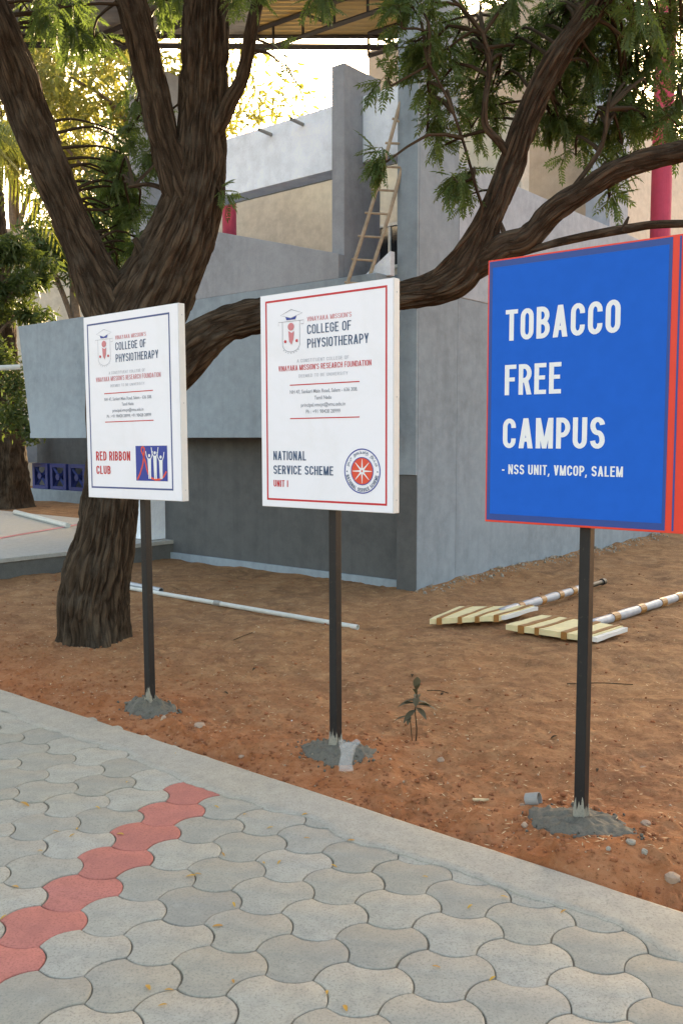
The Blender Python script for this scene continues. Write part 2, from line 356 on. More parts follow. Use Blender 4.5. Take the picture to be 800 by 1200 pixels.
for i, j, c in rest:
    if c[0] < -5 or c[0] > 5: continue
    n0 = len(Vr); Vr += [(c[0]+p[0], c[1]+p[1], -.001) for p in ol]; Fr.append(tuple(range(n0, n0+36)))
o = obj('outer_pavers', (Vr, Fr), M['paver'], pav); tag(o, kind='stuff')
# poured band with an uneven inner edge that laps over the last pavers
ts = np.arange(-6, 7, .012); V = []; Fc = []
P1 = np.stack([ts, ts*0, ts*0], -1)
inn = -.235-.055*(fbm(P1*4.0, 3)-.5)*2-.03*np.clip(vnoise(P1*1.3+5)-.5, 0, 1)*2+.012*(vnoise(P1*30)-.5); out = .006*(fbm(P1*9+4, 3)-.5)
cols = [(0, -.02), (0, .0015), (.006, .0035), (.2, .0048), (.6, .006), (.93, .007), (.985, .004), (1, -.06)]
for a in range(len(ts)):
    for f, z in cols:
        s = lerp(inn[a], out[a], f); V.append(kp(s, ts[a], z+(.0012*(vnoise(np.array([ts[a]*5, s*20, 0]))-.5)*2 if -.01 < z else 0)))
nc = len(cols)
for a in range(len(ts)-1):
    for k in range(nc-1): Fc.append((a*nc+k, (a+1)*nc+k, (a+1)*nc+k+1, a*nc+k+1))
o = obj('concrete_band', (V, np.array(Fc)), M['band'], sm=True); tag(o, kind='structure')

# ---------------------------------------------------------------- raised slab on the left with a red painted line
def bp(p, q, z): return tuple(BO[:2]+BU[:2]*p+BV[:2]*q)+(z,)
def bbox(p0, p1, q0, q1, z0, z1):
    return hexa([bp(p0,q0,z0),bp(p1,q0,z0),bp(p1,q1,z0),bp(p0,q1,z0)], [bp(p0,q0,z1),bp(p1,q0,z1),bp(p1,q1,z1),bp(p0,q1,z1)])
PZ = .235
pl = obj('raised_slab', bbox(-16, -3.96, -7, 1.2, PZ-.05, PZ), M['platform'], bevel=.006); tag(pl, kind='structure'); pl['_loc'] = [0, 0, 0]
o = obj('slab_side', bbox(-15.9, -3.98, -6.9, 1.1, -.2, PZ-.052), M['platform_side'], pl); o['label'] = 'dark cement side of the raised slab'
a, b = onz(-60, 641, PZ+.004), onz(95, 614, PZ+.004); d = (b-a)/np.linalg.norm(b-a); nn = np.array([-d[1], d[0], 0])*.05
o = obj('painted_line', ([a-nn, b-nn, b+nn, a+nn], [(0, 1, 2, 3)]), M['p_pink'], pl)
fs = []; rngs = np.linspace(0, 1, 60); V = []
A0, A1, A2, A3 = bp(-24, 1.2, PZ-.02), bp(-3.9, 1.2, PZ-.02), bp(-3.9, 14, PZ-.02), bp(-24, 14, PZ-.02)
XX, YY = np.meshgrid(np.linspace(0, 1, 160), np.linspace(0, 1, 110), indexing='ij')
G = (np.array(A0)[None, None]*(1-XX[..., None])*(1-YY[..., None])+np.array(A1)*XX[..., None]*(1-YY[..., None])+np.array(A2)*XX[..., None]*YY[..., None]+np.array(A3)*(1-XX[..., None])*YY[..., None])
G[..., 2] += .08*(fbm(G*1.3, 4)-.45); I = np.arange(160*110).reshape(160, 110)
o = obj('upper_ground', (G.reshape(-1, 3), np.stack([I[:-1, :-1], I[1:, :-1], I[1:, 1:], I[:-1, 1:]], -1).reshape(-1, 4)), M['soil'], sm=True); tag(o, kind='structure')

# ================================================================ BUILDING  (local frame: x along the front, y into the building)
bd = thing('college_building', 'blue-grey two storey college building with verandah and pale columns behind the signs', 'building', BO, BA)
def B(name, VF, mat, bevel=.006, parent=None, label=None, sm=False):
    o = obj(name, VF, M[mat], parent or bd, sm, bevel, local=True)
    if label: o['label'] = label
    return o
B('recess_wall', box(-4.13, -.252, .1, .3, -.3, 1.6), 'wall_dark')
B('plinth', box(-4.128, -.254, .06, .099, -.3, .075), 'wall')
B('front_wall', hexa([(-6.66, -.3, 1.57), (-.30, -.3, 1.57), (-.30, -.02, 1.57), (-6.66, -.02, 1.57)], [(-6.93, -.3, 3.2), (-.30, -.3, 3.2), (-.30, -.02, 3.2), (-6.93, -.02, 3.2)]), 'wall', label='blue-grey overhanging front wall')
B('front_lip', box(-6.68, -.304, -.305, -.3015, 1.572, 1.64), 'wall', .001)
B('front_strip', box(-.25, -.003, -.028, -.001, 1.19, 8.6), 'wall', .003)
B('front_strip', box(-.25, -.003, -.012, -.001, -.3, 1.188), 'wall_dark', .003)  # dark strip colours in the shade on the lower pier front
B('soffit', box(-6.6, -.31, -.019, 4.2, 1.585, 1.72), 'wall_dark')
B('upper_floor', box(-6.7, -.31, -.018, 4.3, 3.02, 3.18), 'wall')
B('pier', box(-.25, 0, 0, .72, -.3, 8.6), 'wall_side', label='tall pale pier at the corner of the building')
B('side_wall', box(-.25, -.002, .722, 9.5, -.3, 3.05), 'wall_side', label='pale grey side wall')
B('side_parapet', box(-.25, .004, .724, 9.5, 3.052, 4.45), 'parapet', .008, label='lighter grey parapet along the top of the side wall')
B('return_wall', box(-4.7, -4.132, -.15, .3, .24, 1.568), 'beam')
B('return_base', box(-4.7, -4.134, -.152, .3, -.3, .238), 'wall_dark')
for a_, b_ in ((-4.09, -.972), (-.798, -.252)): B('verandah_beam', box(a_, b_, .1, .35, 4.45, 5.12), 'beam')
B('verandah_ceiling', box(-4.3, -.26, .352, .9, 4.64, 4.74), 'beige')
B('verandah_wall', box(-7.5, -.26, 2.5, 2.7, 3.18, 5.5), 'beige')
B('front_column', box(-.97, -.80, -.2, .41, 3.2, 5.37), 'column', .01, label='pale column in front of the verandah beam')
B('front_column', box(-4.36, -4.092, -.2, .55, 3.2, 6.24), 'column', .01, label='tall pale column half hidden by the tree')
B('raked_parapet', hexa([(-4.08, -.29, 3.202), (-.80, -.29, 3.202), (-.80, -.203, 3.202), (-4.08, -.203, 3.202)], [(-4.08, -.29, 4.32), (-.80, -.29, 3.45), (-.80, -.203, 3.45), (-4.08, -.203, 4.32)]), 'column', label='grey stair parapet sloping down to the right')
B('raked_parapet', hexa([(-.62, -.14, 3.19), (-.253, -.14, 3.19), (-.253, -.06, 3.19), (-.62, -.06, 3.19)], [(-.62, -.14, 3.2), (-.253, -.14, 3.43), (-.253, -.06, 3.43), (-.62, -.06, 3.2)]), 'beam', label='small pale stair parapet beside the ladder')
B('upper_wall', box(-4.6, -.56, 5.0, 5.2, 3.18, 8.15), 'brown_beige', label='tan upper storey wall')
B('upper_side_wall', box(-2.2, -2.0, 5.202, 13, 3.18, 8.1), 'beige')
B('upper_column', box(-.36, -.004, 4.5, 5.12, 4.452, 8.6), 'parapet')
B('rear_wall_sun_block', box(-17, -2.2, 13.0, 13.2, -.3, 6.6), 'beige')  # lengthened out of view to keep the sun off the raised slab
B('stair_landing', box(-.6, -.255, .36, 4.9, 3.18, 3.3), 'wall')
def cylz(x, y, r, z0, z1, n=28): return tube([(x, y, z0), (x, y, z1)], r, n)
B('red_column', cylz(-4.36, 1.52, .10, 3.18, 5.3), 'red_paint', 0, sm=False)
B('red_column', cylz(-.46, 7.55, .165, 3.18, 8.6), 'red_paint', 0)
B('red_column', cylz(-.36, .62, .06, 3.18, 4.45), 'red_paint', 0)
for px, py in ((355, 146), (318, 158)):
    # drain spouts on the beam
    d = ray(px, py); C0 = np.array([0, 0, H]); P = C0+d*(((BO+.1*BV-C0)@BV)/(d@BV)); r = P-BO
    B('drain_spout', hollow((r@BU, .1, P[2]), (r@BU, -.10, P[2]+.01), .02, .004, 12), 'pvc_grey', 0)
wn = B('window', join(box(-2.86, -2.82, 2.44, 2.498, 3.86, 4.46), box(-2.06, -2.02, 2.44, 2.498, 3.86, 4.46), box(-2.818, -2.062, 2.44, 2.498, 4.42, 4.46), box(-2.818, -2.062, 2.44, 2.498, 3.86, 3.90)), 'frame_w', .003)
B('pane', box(-2.818, -2.24, 2.47, 2.49, 3.902, 4.418), 'glass', 0, wn); B('pane', box(-2.2, -2.064, 2.47, 2.49, 3.902, 4.418), 'glass', 0, wn); B('mullion', box(-2.238, -2.202, 2.45, 2.496, 3.902, 4.418), 'frame_w', 0, wn)
# balustrade below the overhang
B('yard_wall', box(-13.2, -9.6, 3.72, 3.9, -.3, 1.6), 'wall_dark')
B('balustrade_base', box(-12.9, -10.3, 3.3, 3.7, .1, .47), 'wall', .01)
B('balustrade_post', box(-10.66, -10.36, 3.34, 3.66, .472, 1.06), 'wall', .01)
B('yard_pier', box(-12.95, -12.35, 2.9, 3.25, 1.05, 1.9), 'wall_side')
for k in range(3):
    x0 = -12.75+k*.70; x1 = x0+.60; y0 = 3.36
    pn = B('balustrade_panel', join(box(x0, x0+.09, y0, y0+.12, .474, 1.03), box(x1-.09, x1, y0, y0+.12, .474, 1.03), box(x0+.091, x1-.091, y0, y0+.12, .474, .55), box(x0+.091, x1-.091, y0, y0+.12, .95, 1.03)), 'blue_paint', .004)
    for s_ in (1, -1):
        zc = .75; xc = (x0+x1)/2; hw = .2*s_
        B('cross_bar', tube([(xc-hw, y0+.05+.012*s_, .56), (xc+hw, y0+.05+.012*s_, .94)], .035, 4), 'blue_paint', 0, pn)
    B('boss', tube([(xc, y0-.01, .75), (xc, y0+.1, .75)], .075, 8), 'blue_paint', 0, pn)

# ================================================================ far left building
fb = thing('beige_hall', 'beige hall with ribbed walls far behind on the left', 'building', (-11, 27, 0))
def W(name, vf, mat, par, bevel=0, label=None):
    o = obj(name, vf, M[mat], par, False, bevel)
    if label: o['label'] = label
    return o
W('wall', box(-17, -5.2, 26, 26.3, -.1, 7.2), 'beige', fb)
for k in range(9): W('pilaster', box(-16.6+k*1.25, -16.4+k*1.25, 25.9, 25.998, -.1, 7.1), 'beige', fb)
W('roof', box(-17.4, -4.9, 25.5, 28, 7.21, 7.4), 'brown_beige', fb)
W('base_band', box(-17, -5.2, 25.85, 25.897, -.1, .9), 'brown_beige', fb)

# ================================================================ roof canopy with trusses
def rz(Y): return 6.86-.04*(12.2-Y)
rf = thing('steel_roof_canopy', 'corrugated steel roof canopy on dark trusses high above the tree', 'roof', (-3, 10, 5.5))
prof = np.arange(0, 1.101, .0125); nx = 4
for r in range(2):
    for c in range(5):
        x0 = -10.5+c*2.35; x1 = x0+2.40; y0 = 12.25-(r+1)*1.0; V = []; Fc = []; dz = .006*((r+c) % 2)+.002*c
        for k, s_ in enumerate(prof):
            y = y0+s_-.05; z = rz(y)+.024*math.sin(2*PI*(y)/.12)+dz; V += [(x0, y, z), (x1, y, z), (x1, y, z+.003), (x0, y, z+.003)]
        for k in range(len(prof)-1):
            a_ = 4*k; Fc += [(a_, a_+4, a_+5, a_+1), (a_+3, a_+2, a_+6, a_+7)]
        W('roof_sheet', (V, Fc), 'sheet_y' if c == 4 and r < 1 else 'sheet', rf, 0, 'translucent roof sheet with sunlight put in as yellow' if c == 4 and r < 1 else None)
W('edge_beam', bar((-10.5, 12.15, rz(12.15)-.13), (1.25, 12.2, rz(12.2)-.19), .055), 'truss', rf)
W('edge_beam', bar((-10.5, 12.2, rz(12.2)-.05), (1.25, 12.2, rz(12.2)-.05), .04), 'truss', rf)
KU = np.array([.777, -.629, 0])
for x0 in (-8.4, -6.7, -5.0, -3.1, -1.25, .35):
    P_ = [np.array([x0+KU[0]*.5*k, 12.1+KU[1]*.5*k, 0]) for k in range(14)]
    P_ = [np.array([q[0], q[1], rz(q[1])-.06]) for q in P_ if q[1] > 10.35 and q[0] < 1.2]
    if len(P_) < 2: continue
    Q_ = [q-np.array([0, 0, .27]) for q in P_]
    tr = W('truss', bar(P_[0], P_[-1], .05), 'truss', rf)
    for a_, b_ in ((Q_[0], Q_[-1]),): W('bottom_chord', bar(a_, b_, .045), 'truss', tr) if False else None
    o = obj('bottom_chord', (np.array(bar(Q_[0], Q_[-1], .045)[0])-np.array(rf['_loc']), bar(Q_[0], Q_[-1], .045)[1]), M['truss'], tr, local=True)
    for k in range(len(P_)):
        for q2 in ([Q_[k]] + ([Q_[k+1]] if k+1 < len(P_) and k % 2 == 0 else [])):
            t_ = bar(P_[k], q2, .024); obj('strut', (np.array(t_[0])-np.array(rf['_loc']), t_[1]), M['truss'], tr, local=True)

# ================================================================ TREES
def limb(pts, seed, bark=.022, nA=None, flare=0, step=.013):
    """pts: (px,py,Y,half width px). Returns V,F,uv,ridge of a fissured limb."""
    C4 = []
    for px, py, Y, hw in pts:
        p = at(px, py, Y); C4.append([*p, hw*Y/F])
    C4 = catmull(C4, step); P = C4[:, :3]; R = C4[:, 3]; m_ = len(P); n = nA or int(min(230, max(20, 2*PI*R.max()/.0085)))
    T = np.gradient(P, axis=0); T /= np.linalg.norm(T, axis=1)[:, None]; Ls = np.concatenate([[0], np.cumsum(np.linalg.norm(np.diff(P, axis=0), axis=1))])
    Nn = np.cross(T[0], [0, 1, 0.1]); Nn /= np.linalg.norm(Nn); Ns = []
    for i in range(m_):
        Nn = Nn-T[i]*(Nn@T[i]); Nn /= np.linalg.norm(Nn); Ns.append(Nn.copy())
    Ns = np.array(Ns); Bs = np.cross(T, Ns); th = np.linspace(0, 2*PI, n, endpoint=False)
    D = Ns[:, None]*np.cos(th)[None, :, None]+Bs[:, None]*np.sin(th)[None, :, None]
    q = np.stack([np.broadcast_to(np.cos(th)*R.mean(), (m_, n)), np.broadcast_to(np.sin(th)*R.mean(), (m_, n)), np.broadcast_to(Ls[:, None], (m_, n))], -1)
    wp = q.copy(); wp[..., 0] += .05*(fbm(q*5+seed, 2)-.5); wp[..., 1] += .05*(fbm(q*5+seed+11, 2)-.5)
    ri = 1-np.abs(2*fbm(wp*np.array([26, 26, 2.8])+seed, 3)-1)*2.6; ri = np.clip(ri, 0, 1)      # fissures
    plates = fbm(wp*np.array([16, 16, 7])+seed*2, 3); fis = 1-ri
    bumpy = fbm(q*np.array([4.5, 4.5, 2.5])+seed*3, 3)-.5
    rr = R[:, None]*(1+.16*bumpy)+bark*(fis-.6)*min(1, R.max()/.12)+.012*(plates-.5)*min(1, R.max()/.12)
    if flare: rr = rr+R[:, None]*flare*np.exp(-(Ls[:, None]/.13)**1.5)*(.35+.65*np.clip(np.cos(th*3+1)+.5*np.cos(th*5+2.4), -.4, 2))[None]
    V = P[:, None]+D*rr[..., None]
    I = np.arange(m_*n).reshape(m_, n); J = np.roll(I, -1, 1)
    Fq = np.stack([I[:-1], J[:-1], J[1:], I[1:]], -1).reshape(-1, 4)
    u_ = np.arange(n+1)/n*2*PI*R.mean(); uv = np.zeros((m_-1, n, 4, 2)); uv[..., 0, 0] = uv[..., 3, 0] = u_[:-1]; uv[..., 1, 0] = uv[..., 2, 0] = u_[1:]
    uv[..., 0, 1] = uv[..., 1, 1] = Ls[:-1, None]; uv[..., 2, 1] = uv[..., 3, 1] = Ls[1:, None]
    return V.reshape(-1, 3), Fq, uv.reshape(-1, 2), np.clip(fis*.8+.5*(plates-.3), 0, 1).ravel(), P, q.reshape(-1, 3)
def limb_obj(name, pts, seed, parent, **k):
    V, Fq, uv, rd, P, bc = limb(pts, seed, **k)
    o = obj(name, (V, Fq), M['bark'], parent, sm=True); l = o.data.attributes.new('barkco', 'FLOAT_VECTOR', 'POINT'); l.data.foreach_set('vector', (bc+seed*3.1).astype(np.float32).ravel())
    a = o.data.attributes.new('ridge', 'FLOAT', 'POINT'); a.data.foreach_set('value', rd.astype(np.float32)); return o, P
tb = at(110, 756, 6.79)
tree = thing('neem_tree', 'large dark-barked neem tree forking behind the left sign with limbs across the picture', 'tree', tb)
SK = []
def nl(name, pts, seed, **k):
    o, P = limb_obj(name, pts, seed, tree, **k); SK.append(P); return o
nl('trunk', [(110, 772, 6.79, 52), (110, 757, 6.79, 45), (110, 742, 6.79, 41), (109, 720, 6.79, 40.5), (111, 690, 6.78, 40), (117, 659, 6.77, 38), (123, 635, 6.76, 35), (130, 590, 6.75, 32), (137, 540, 6.74, 33), (143, 480, 6.72, 38), (152, 420, 6.7, 45), (166, 375, 6.68, 46), (188, 332, 6.65, 42), (210, 285, 6.62, 38), (224, 245, 6.6, 34), (233, 205, 6.58, 30.5), (236, 160, 6.56, 27.5), (238, 120, 6.54, 25.5), (240, 70, 6.5, 25), (241, 10, 6.45, 24.5), (246, -70, 6.4, 22), (255, -190, 6.3, 18), (275, -330, 6.2, 11)], 1, bark=.03, flare=.3)
nl('limb', [(158, 440, 6.7, 26), (140, 390, 6.66, 31), (124, 350, 6.64, 29), (106, 310, 6.6, 24), (86, 265, 6.56, 21), (66, 215, 6.5, 21), (42, 155, 6.44, 22), (21, 95, 6.38, 23), (2, 45, 6.3, 22), (-18, 0, 6.25, 22), (-50, -80, 6.2, 20), (-100, -220, 6.1, 13)], 2)
nl('limb', [(225, 262, 6.56, 20), (212, 222, 6.52, 22), (200, 185, 6.48, 19), (188, 145, 6.44, 17), (176, 90, 6.4, 17), (165, 40, 6.34, 17), (153, 0, 6.3, 17.5), (135, -70, 6.25, 15), (100, -190, 6.1, 10)], 3)
nl('limb', [(245, 165, 6.5, 8), (259, 143, 6.46, 9), (270, 118, 6.42, 8.5), (282, 96, 6.4, 8), (289, 70, 6.36, 7), (295, 35, 6.3, 7), (304, -5, 6.25, 6.5), (325, -80, 6.1, 5)], 4, bark=.012)
nl('limb', [(140, 520, 6.68, 22), (172, 465, 6.62, 27), (205, 428, 6.56, 28), (232, 402, 6.52, 25.5), (262, 382, 6.48, 22), (305, 369, 6.42, 20), (370, 360, 6.35, 18), (430, 352, 6.3, 17), (475, 345, 6.26, 17), (508, 339, 6.24, 18), (538, 322, 6.22, 21), (558, 292, 6.2, 20), (572, 260, 6.16, 15.5), (588, 222, 6.1, 13.5), (600, 190, 6.06, 14.5), (613, 150, 6.0, 13.5), (634, 102, 5.94, 13.5), (664, 50, 5.86, 13), (700, 2, 5.8, 13), (760, -70, 5.7, 11), (830, -170, 5.6, 8)], 5)
nl('limb', [(548, 318, 6.2, 16), (572, 300, 6.16, 16), (592, 287, 6.12, 15), (614, 281, 6.08, 15), (630, 266, 6.04, 14), (648, 247, 6.0, 13.5), (682, 225, 5.92, 13), (722, 199, 5.84, 12.5), (762, 186, 5.76, 12), (805, 176, 5.7, 11.5), (880, 150, 5.6, 9), (990, 90, 5.5, 6)], 6)
nl('branch', [(598, 188, 6.04, 4), (586, 168, 6.0, 4.6), (569, 148, 5.96, 4.2), (568, 120, 5.92, 3.6), (573, 78, 5.9, 3.2), (566, 40, 5.86, 2.6)], 7, bark=.006, nA=16)
nl('branch', [(600, 300, 6.1, 3), (650, 285, 6.0, 4.5), (700, 274, 5.9, 5), (735, 268, 5.8, 5), (770, 263, 5.7, 4.5), (840, 262, 5.6, 4)], 8, bark=.006, nA=16)
nl('branch', [(592, 280, 6.1, 3), (589, 270, 6.1, 3), (587, 261, 6.08, 1.2)], 9, bark=.004, nA=14)
nl('branch', [(728, 272, 5.8, 3), (732, 263, 5.8, 2.5), (736, 254, 5.8, 1.2)], 10, bark=.004, nA=14)
nl('branch', [(178, 322, 6.55, 6), (168, 300, 6.5, 5), (158, 279, 6.46, 3.6)], 11, bark=.006, nA=16)
nl('branch', [(206, 235, 6.5, 3.5), (190, 221, 6.5, 3), (172, 216, 6.5, 2.4), (150, 219, 6.5, 1.8)], 12, bark=.004, nA=14)
nl('branch', [(655, 240, 5.96, 3), (690, 195, 5.9, 3), (706, 165, 5.86, 2.6), (712, 120, 5.8, 2)], 13, bark=.004, nA=14)
nl('branch', [(500, 328, 6.2, 2.4), (560, 260, 6.0, 2), (556, 215, 5.9, 1.8), (530, 130, 5.8, 1.6), (500, 70, 5.7, 1.4)], 14, bark=.003, nA=12)

def leaflet(n_pairs=6, L=.21, ll=.062, lw=.0115):
    V = []; Fc = []; tint = []
    def lf(b, d, l, w_):
        d = d/np.linalg.norm(d); s_ = np.cross(d, [0, 0, 1]); s_ /= np.linalg.norm(s_)
        n0 = len(V); c = np.array([0, 0, -.25*l])
        V.extend([b, b+d*l*.4+s_*w_, b+d*l+c, b+d*l*.35-s_*w_]); Fc.append((n0, n0+1, n0+2, n0+3))
    for k in range(n_pairs):
        t = .22+.72*k/(n_pairs-1); b = np.array([L*t, 0, -.25*L*t*t]); sz = ll*(1-.35*abs(t-.5))
        for s_ in (1, -1): lf(b, np.array([.62, s_*.85, -.12+random.uniform(-.15, .15)]), sz*random.uniform(.85, 1.1), lw)
    lf(np.array([L*.97, 0, -.24*L]), np.array([1, 0.05, -.2]), ll, lw)
    n0 = len(V); V.extend([np.array([0, .0012, 0]), np.array([0, -.0012, 0]), np.array([L, 0, -.25*L]), np.array([L*.5, .0012, -.06*L])]); Fc.append((n0, n0+1, n0+2, n0+3))
    return np.array(V), np.array(Fc)
PROTO = [leaflet(random.choice((5, 6, 7)), random.uniform(.17, .24)) for _ in range(6)]
def basis(d, roll):
    d = d/np.linalg.norm(d); up = np.array([0, 0, 1.0]); y = np.cross(up, d); ny = np.linalg.norm(y); y = y/ny if ny > 1e-3 else np.array([0, 1.0, 0]); z = np.cross(d, y)
    c, s_ = math.cos(roll), math.sin(roll); return np.array([d, y*c+z*s_, z*c-y*s_])
class Crown:
    def __init__(s): s.V = []; s.F = []; s.t = []; s.n = 0; s.tw = []
    def leaf(s, p, d, scale):
        v, f = random.choice(PROTO); Bm = basis(d, random.gauss(0, .5)); v2 = (v*scale)@Bm+p
        s.V.append(v2); s.F.append(f+s.n); s.n += len(v2); s.t.append(np.full(len(v2), random.random()))
    def cluster(s, c, rad, n, scale=1.0, skel=None, droop=.5):
        c = np.asarray(c, float)
        if skel is not None:
            k = np.argmin(np.linalg.norm(skel-c, axis=1)); a = skel[k]
            if np.linalg.norm(a-c) > .15:
                mid = (a+c)/2+np.array([0, 0, .1])+rng.normal(0, .05, 3); s.tw.append(tube(catmull([a, mid, c], .12), np.linspace(.014, .006, len(catmull([a, mid, c], .12))), 5))
        nt_ = max(2, n//7)
        for _ in range(nt_):
            e = rng.normal(0, 1, 3); e /= np.linalg.norm(e); e = e*rad*random.uniform(.35, 1)
            p1 = c+e; pm = c+e*.5+np.array([0, 0, .06]); pts = catmull([c, pm, p1], .05); s.tw.append(tube(pts, np.linspace(.0045, .0015, len(pts)), 3))
            for q in range(7):
                t = random.uniform(.3, 1); k = min(len(pts)-1, int(t*len(pts))); d = (pts[-1]-pts[0]); d = d/np.linalg.norm(d)*.7+rng.normal(0, .6, 3); d[2] -= droop
                s.leaf(pts[k], d, scale*random.uniform(.8, 1.15))
    def build(s, parent, mat, name='crown', tname='twigs'):
        V = np.vstack(s.V); Fq = np.vstack(s.F); o = obj(name, (V, Fq), mat, parent)
        a = o.data.attributes.new('tint', 'FLOAT', 'POINT'); a.data.foreach_set('value', np.concatenate(s.t).astype(np.float32)); tag(o, kind='stuff')
        if s.tw: tag(obj(tname, join(*s.tw), M['twig'], parent), kind='stuff')
        return len(V)
skel = np.vstack([P[::6] for P in SK])
cr = Crown()
def patch(px, py, Y, rx, ry, n, rad=.2, scale=1.0, dY=.35):
    """spread leafy twigs through an ellipsoid of the crown"""
    k = max(1, n//21)
    for _ in range(k):
        while True:
            a, b = random.uniform(-1, 1), random.uniform(-1, 1)
            if a*a+b*b <= 1: break
        cr.cluster(at(px+a*rx, py+b*ry, Y+random.uniform(-dY, dY)), rad, n/k if n/k > 7 else 7, scale, skel) if False else cr.cluster(at(px+a*rx, py+b*ry, Y+random.uniform(-dY, dY)), rad, int(max(7, n/k)), scale, skel)
for a in [(485, 45, 6.0, 26, 45, 90, .18), (455, 103, 5.9, 10, 8, 14, .10), (440, 192, 5.9, 16, 6, 28, .11), (515, 90, 6.2, 16, 70, 130, .16), (543, 218, 6.2, 18, 20, 75, .14), (505, 170, 6.1, 10, 24, 35, .12),
          (600, 55, 6.7, 60, 45, 260), (700, 40, 6.5, 85, 45, 420), (780, 30, 6.4, 35, 35, 180), (650, 130, 6.7, 35, 45, 120, .16), (700, 110, 6.4, 60, 45, 240, .18), (700, 165, 6.4, 32, 32, 100, .15), (800, 140, 6.2, 18, 50, 70, .15), (740, 105, 6.5, 30, 45, 150, .16), (795, 90, 6.6, 12, 50, 80, .14), (570, 110, 6.7, 30, 35, 80, .15), (702, 235, 6.1, 26, 5, 21, .09), (735, 215, 6.2, 10, 16, 14, .1),
          (560, 130, 6.5, 14, 60, 50, .14), (530, 5, 6.0, 60, 14, 60), (615, 0, 5.8, 25, 12, 28, .14), (740, 5, 5.7, 60, 20, 84, .16), (380, -10, 5.9, 40, 10, 28, .14), (312, 5, 6.2, 22, 22, 28, .13), (85, 25, 6.9, 50, 24, 150, .16), (60, 0, 5.9, 50, 10, 40, .15), (200, 15, 6.9, 35, 28, 110, .15), (265, 20, 6.9, 25, 25, 60, .14), (110, 48, 6.9, 25, 8, 21, .12),
          (160, 120, 7.2, 24, 30, 42, .14), (150, 195, 7.3, 30, 45, 230, .17), (140, 265, 7.4, 34, 45, 260, .17), (172, 275, 7.1, 10, 40, 50, .12), (120, 320, 7.6, 24, 16, 42, .15), (187, 180, 7.0, 6, 50, 21, .11), (263, 238, 6.4, 3, 6, 7, .07), (330, 70, 6.3, 10, 6, 7, .08)]: patch(*a[:5], int(a[5]*1.35), *a[6:], scale=.66, dY=.28)
for _ in range(90):     # the crown above the picture
    x, y = random.uniform(-350, 1150), random.uniform(-600, -150); cr.cluster(at(x, y, random.uniform(4.6, 7.6)), .3, 42, 1.0, skel if random.random() < .5 else None)
print('crown verts', cr.build(tree, M['neem']))

def leafy_tree(name, label, px, py0, Y, z0, crown, mat, trunk_px, n, size, group=None, dens=1.0):
    """background tree: tapered trunk, limbs and a crown of many small leaf faces in uneven clumps"""
    base = at(px, py0, Y); base[2] = z0; t = thing(name, label, 'tree', base, group=group)
    cx, cz, rx, rzz = crown; c = at(cx, cz, Y); r1 = rx*Y/F; r2 = rzz*Y/F; tr_ = trunk_px*Y/F
    pts = catmull([base-np.array([0, 0, .1]), base*.6+c*.4+np.array([.1*r1, 0, 0]), base*.25+c*.75-np.array([.1*r1, 0, 0]), c+np.array([0, 0, r2*.3])], .3)
    rad = np.linspace(tr_, tr_*.3, len(pts)); rad[0] *= 1.35
    obj('trunk', tube(pts, rad, 12), M['bark_far'], t, sm=True)
    V = []; Fc = []; tn = []; cl = []
    for k in range(int(26*dens)):
        e = rng.normal(0, 1, 3); e /= np.linalg.norm(e); cl.append((c+e*np.array([r1, r1*.8, r2])*random.uniform(.35, 1), random.uniform(.2, .42)*min(r1, r2*1.3), random.random()))
    for k in range(7):
        q = cl[k][0]; a = pts[int(len(pts)*random.uniform(.5, .85))]; b = catmull([a, (a+q)/2+np.array([0, 0, .1*r2]), q], .3); obj('limb', tube(b, np.linspace(tr_*.3, tr_*.08, len(b)), 6), M['bark_far'], t, sm=True)
    A = np.array([x[0] for x in cl]); Rr = np.array([x[1] for x in cl]); Tt = np.array([x[2] for x in cl]); ix = rng.integers(0, len(cl), n)
    e = rng.normal(0, 1, (n, 3)); e /= np.linalg.norm(e, axis=1)[:, None]; Pc = A[ix]+e*(Rr[ix]*rng.random(n)**.45)[:, None]*np.array([1, 1, .8])
    d = rng.normal(0, 1, (n, 3)); d[:, 2] -= .6; d /= np.linalg.norm(d, axis=1)[:, None]; s_ = np.cross(d, rng.normal(0, 1, (n, 3))); s_ /= np.linalg.norm(s_, axis=1)[:, None]
    l = size*rng.uniform(.7, 1.3, n)[:, None]; V = np.stack([Pc, Pc+d*l*.4+s_*l*.13, Pc+d*l, Pc+d*l*.4-s_*l*.13], 1).reshape(-1, 3)
    o = obj('crown', (V, np.arange(4*n).reshape(n, 4)), mat, t); a = o.data.attributes.new('tint', 'FLOAT', 'POINT'); a.data.foreach_set('value', np.repeat(np.clip(Tt[ix]*.7+rng.random(n)*.3, 0, 1), 4).astype(np.float32)); tag(o, kind='stuff'); return t
M['bark_far'] = flat('grey_brown_bark', (.13, .10, .075), .95, .35, bump=.8)
leafy_tree('background_tree', 'tall tree with yellow sunlit leaves behind the verandah on the left', 190, 560, 24, 0, (180, 120, 160, 110), M['far_leaf'], 12, 9000, .30, dens=1.6)
leafy_tree('background_tree', 'yellow-green tree behind the leftmost tree limb, nearest the picture edge', 20, 560, 27, 0, (30, 120, 110, 130), M['far_leaf'], 12, 7500, .32, dens=1.4)
leafy_tree('background_tree', 'dark green tree in front of the beige hall', 95, 560, 21, .2, (95, 270, 80, 75), M['far_dark'], 10, 9000, .17, dens=1.4)
leafy_tree('leafy_shrub_tree', 'low green tree leaning over the slab at the left edge', -30, 590, 16, .2, (5, 330, 55, 60), M['far_dark'], 7, 6000, .16)
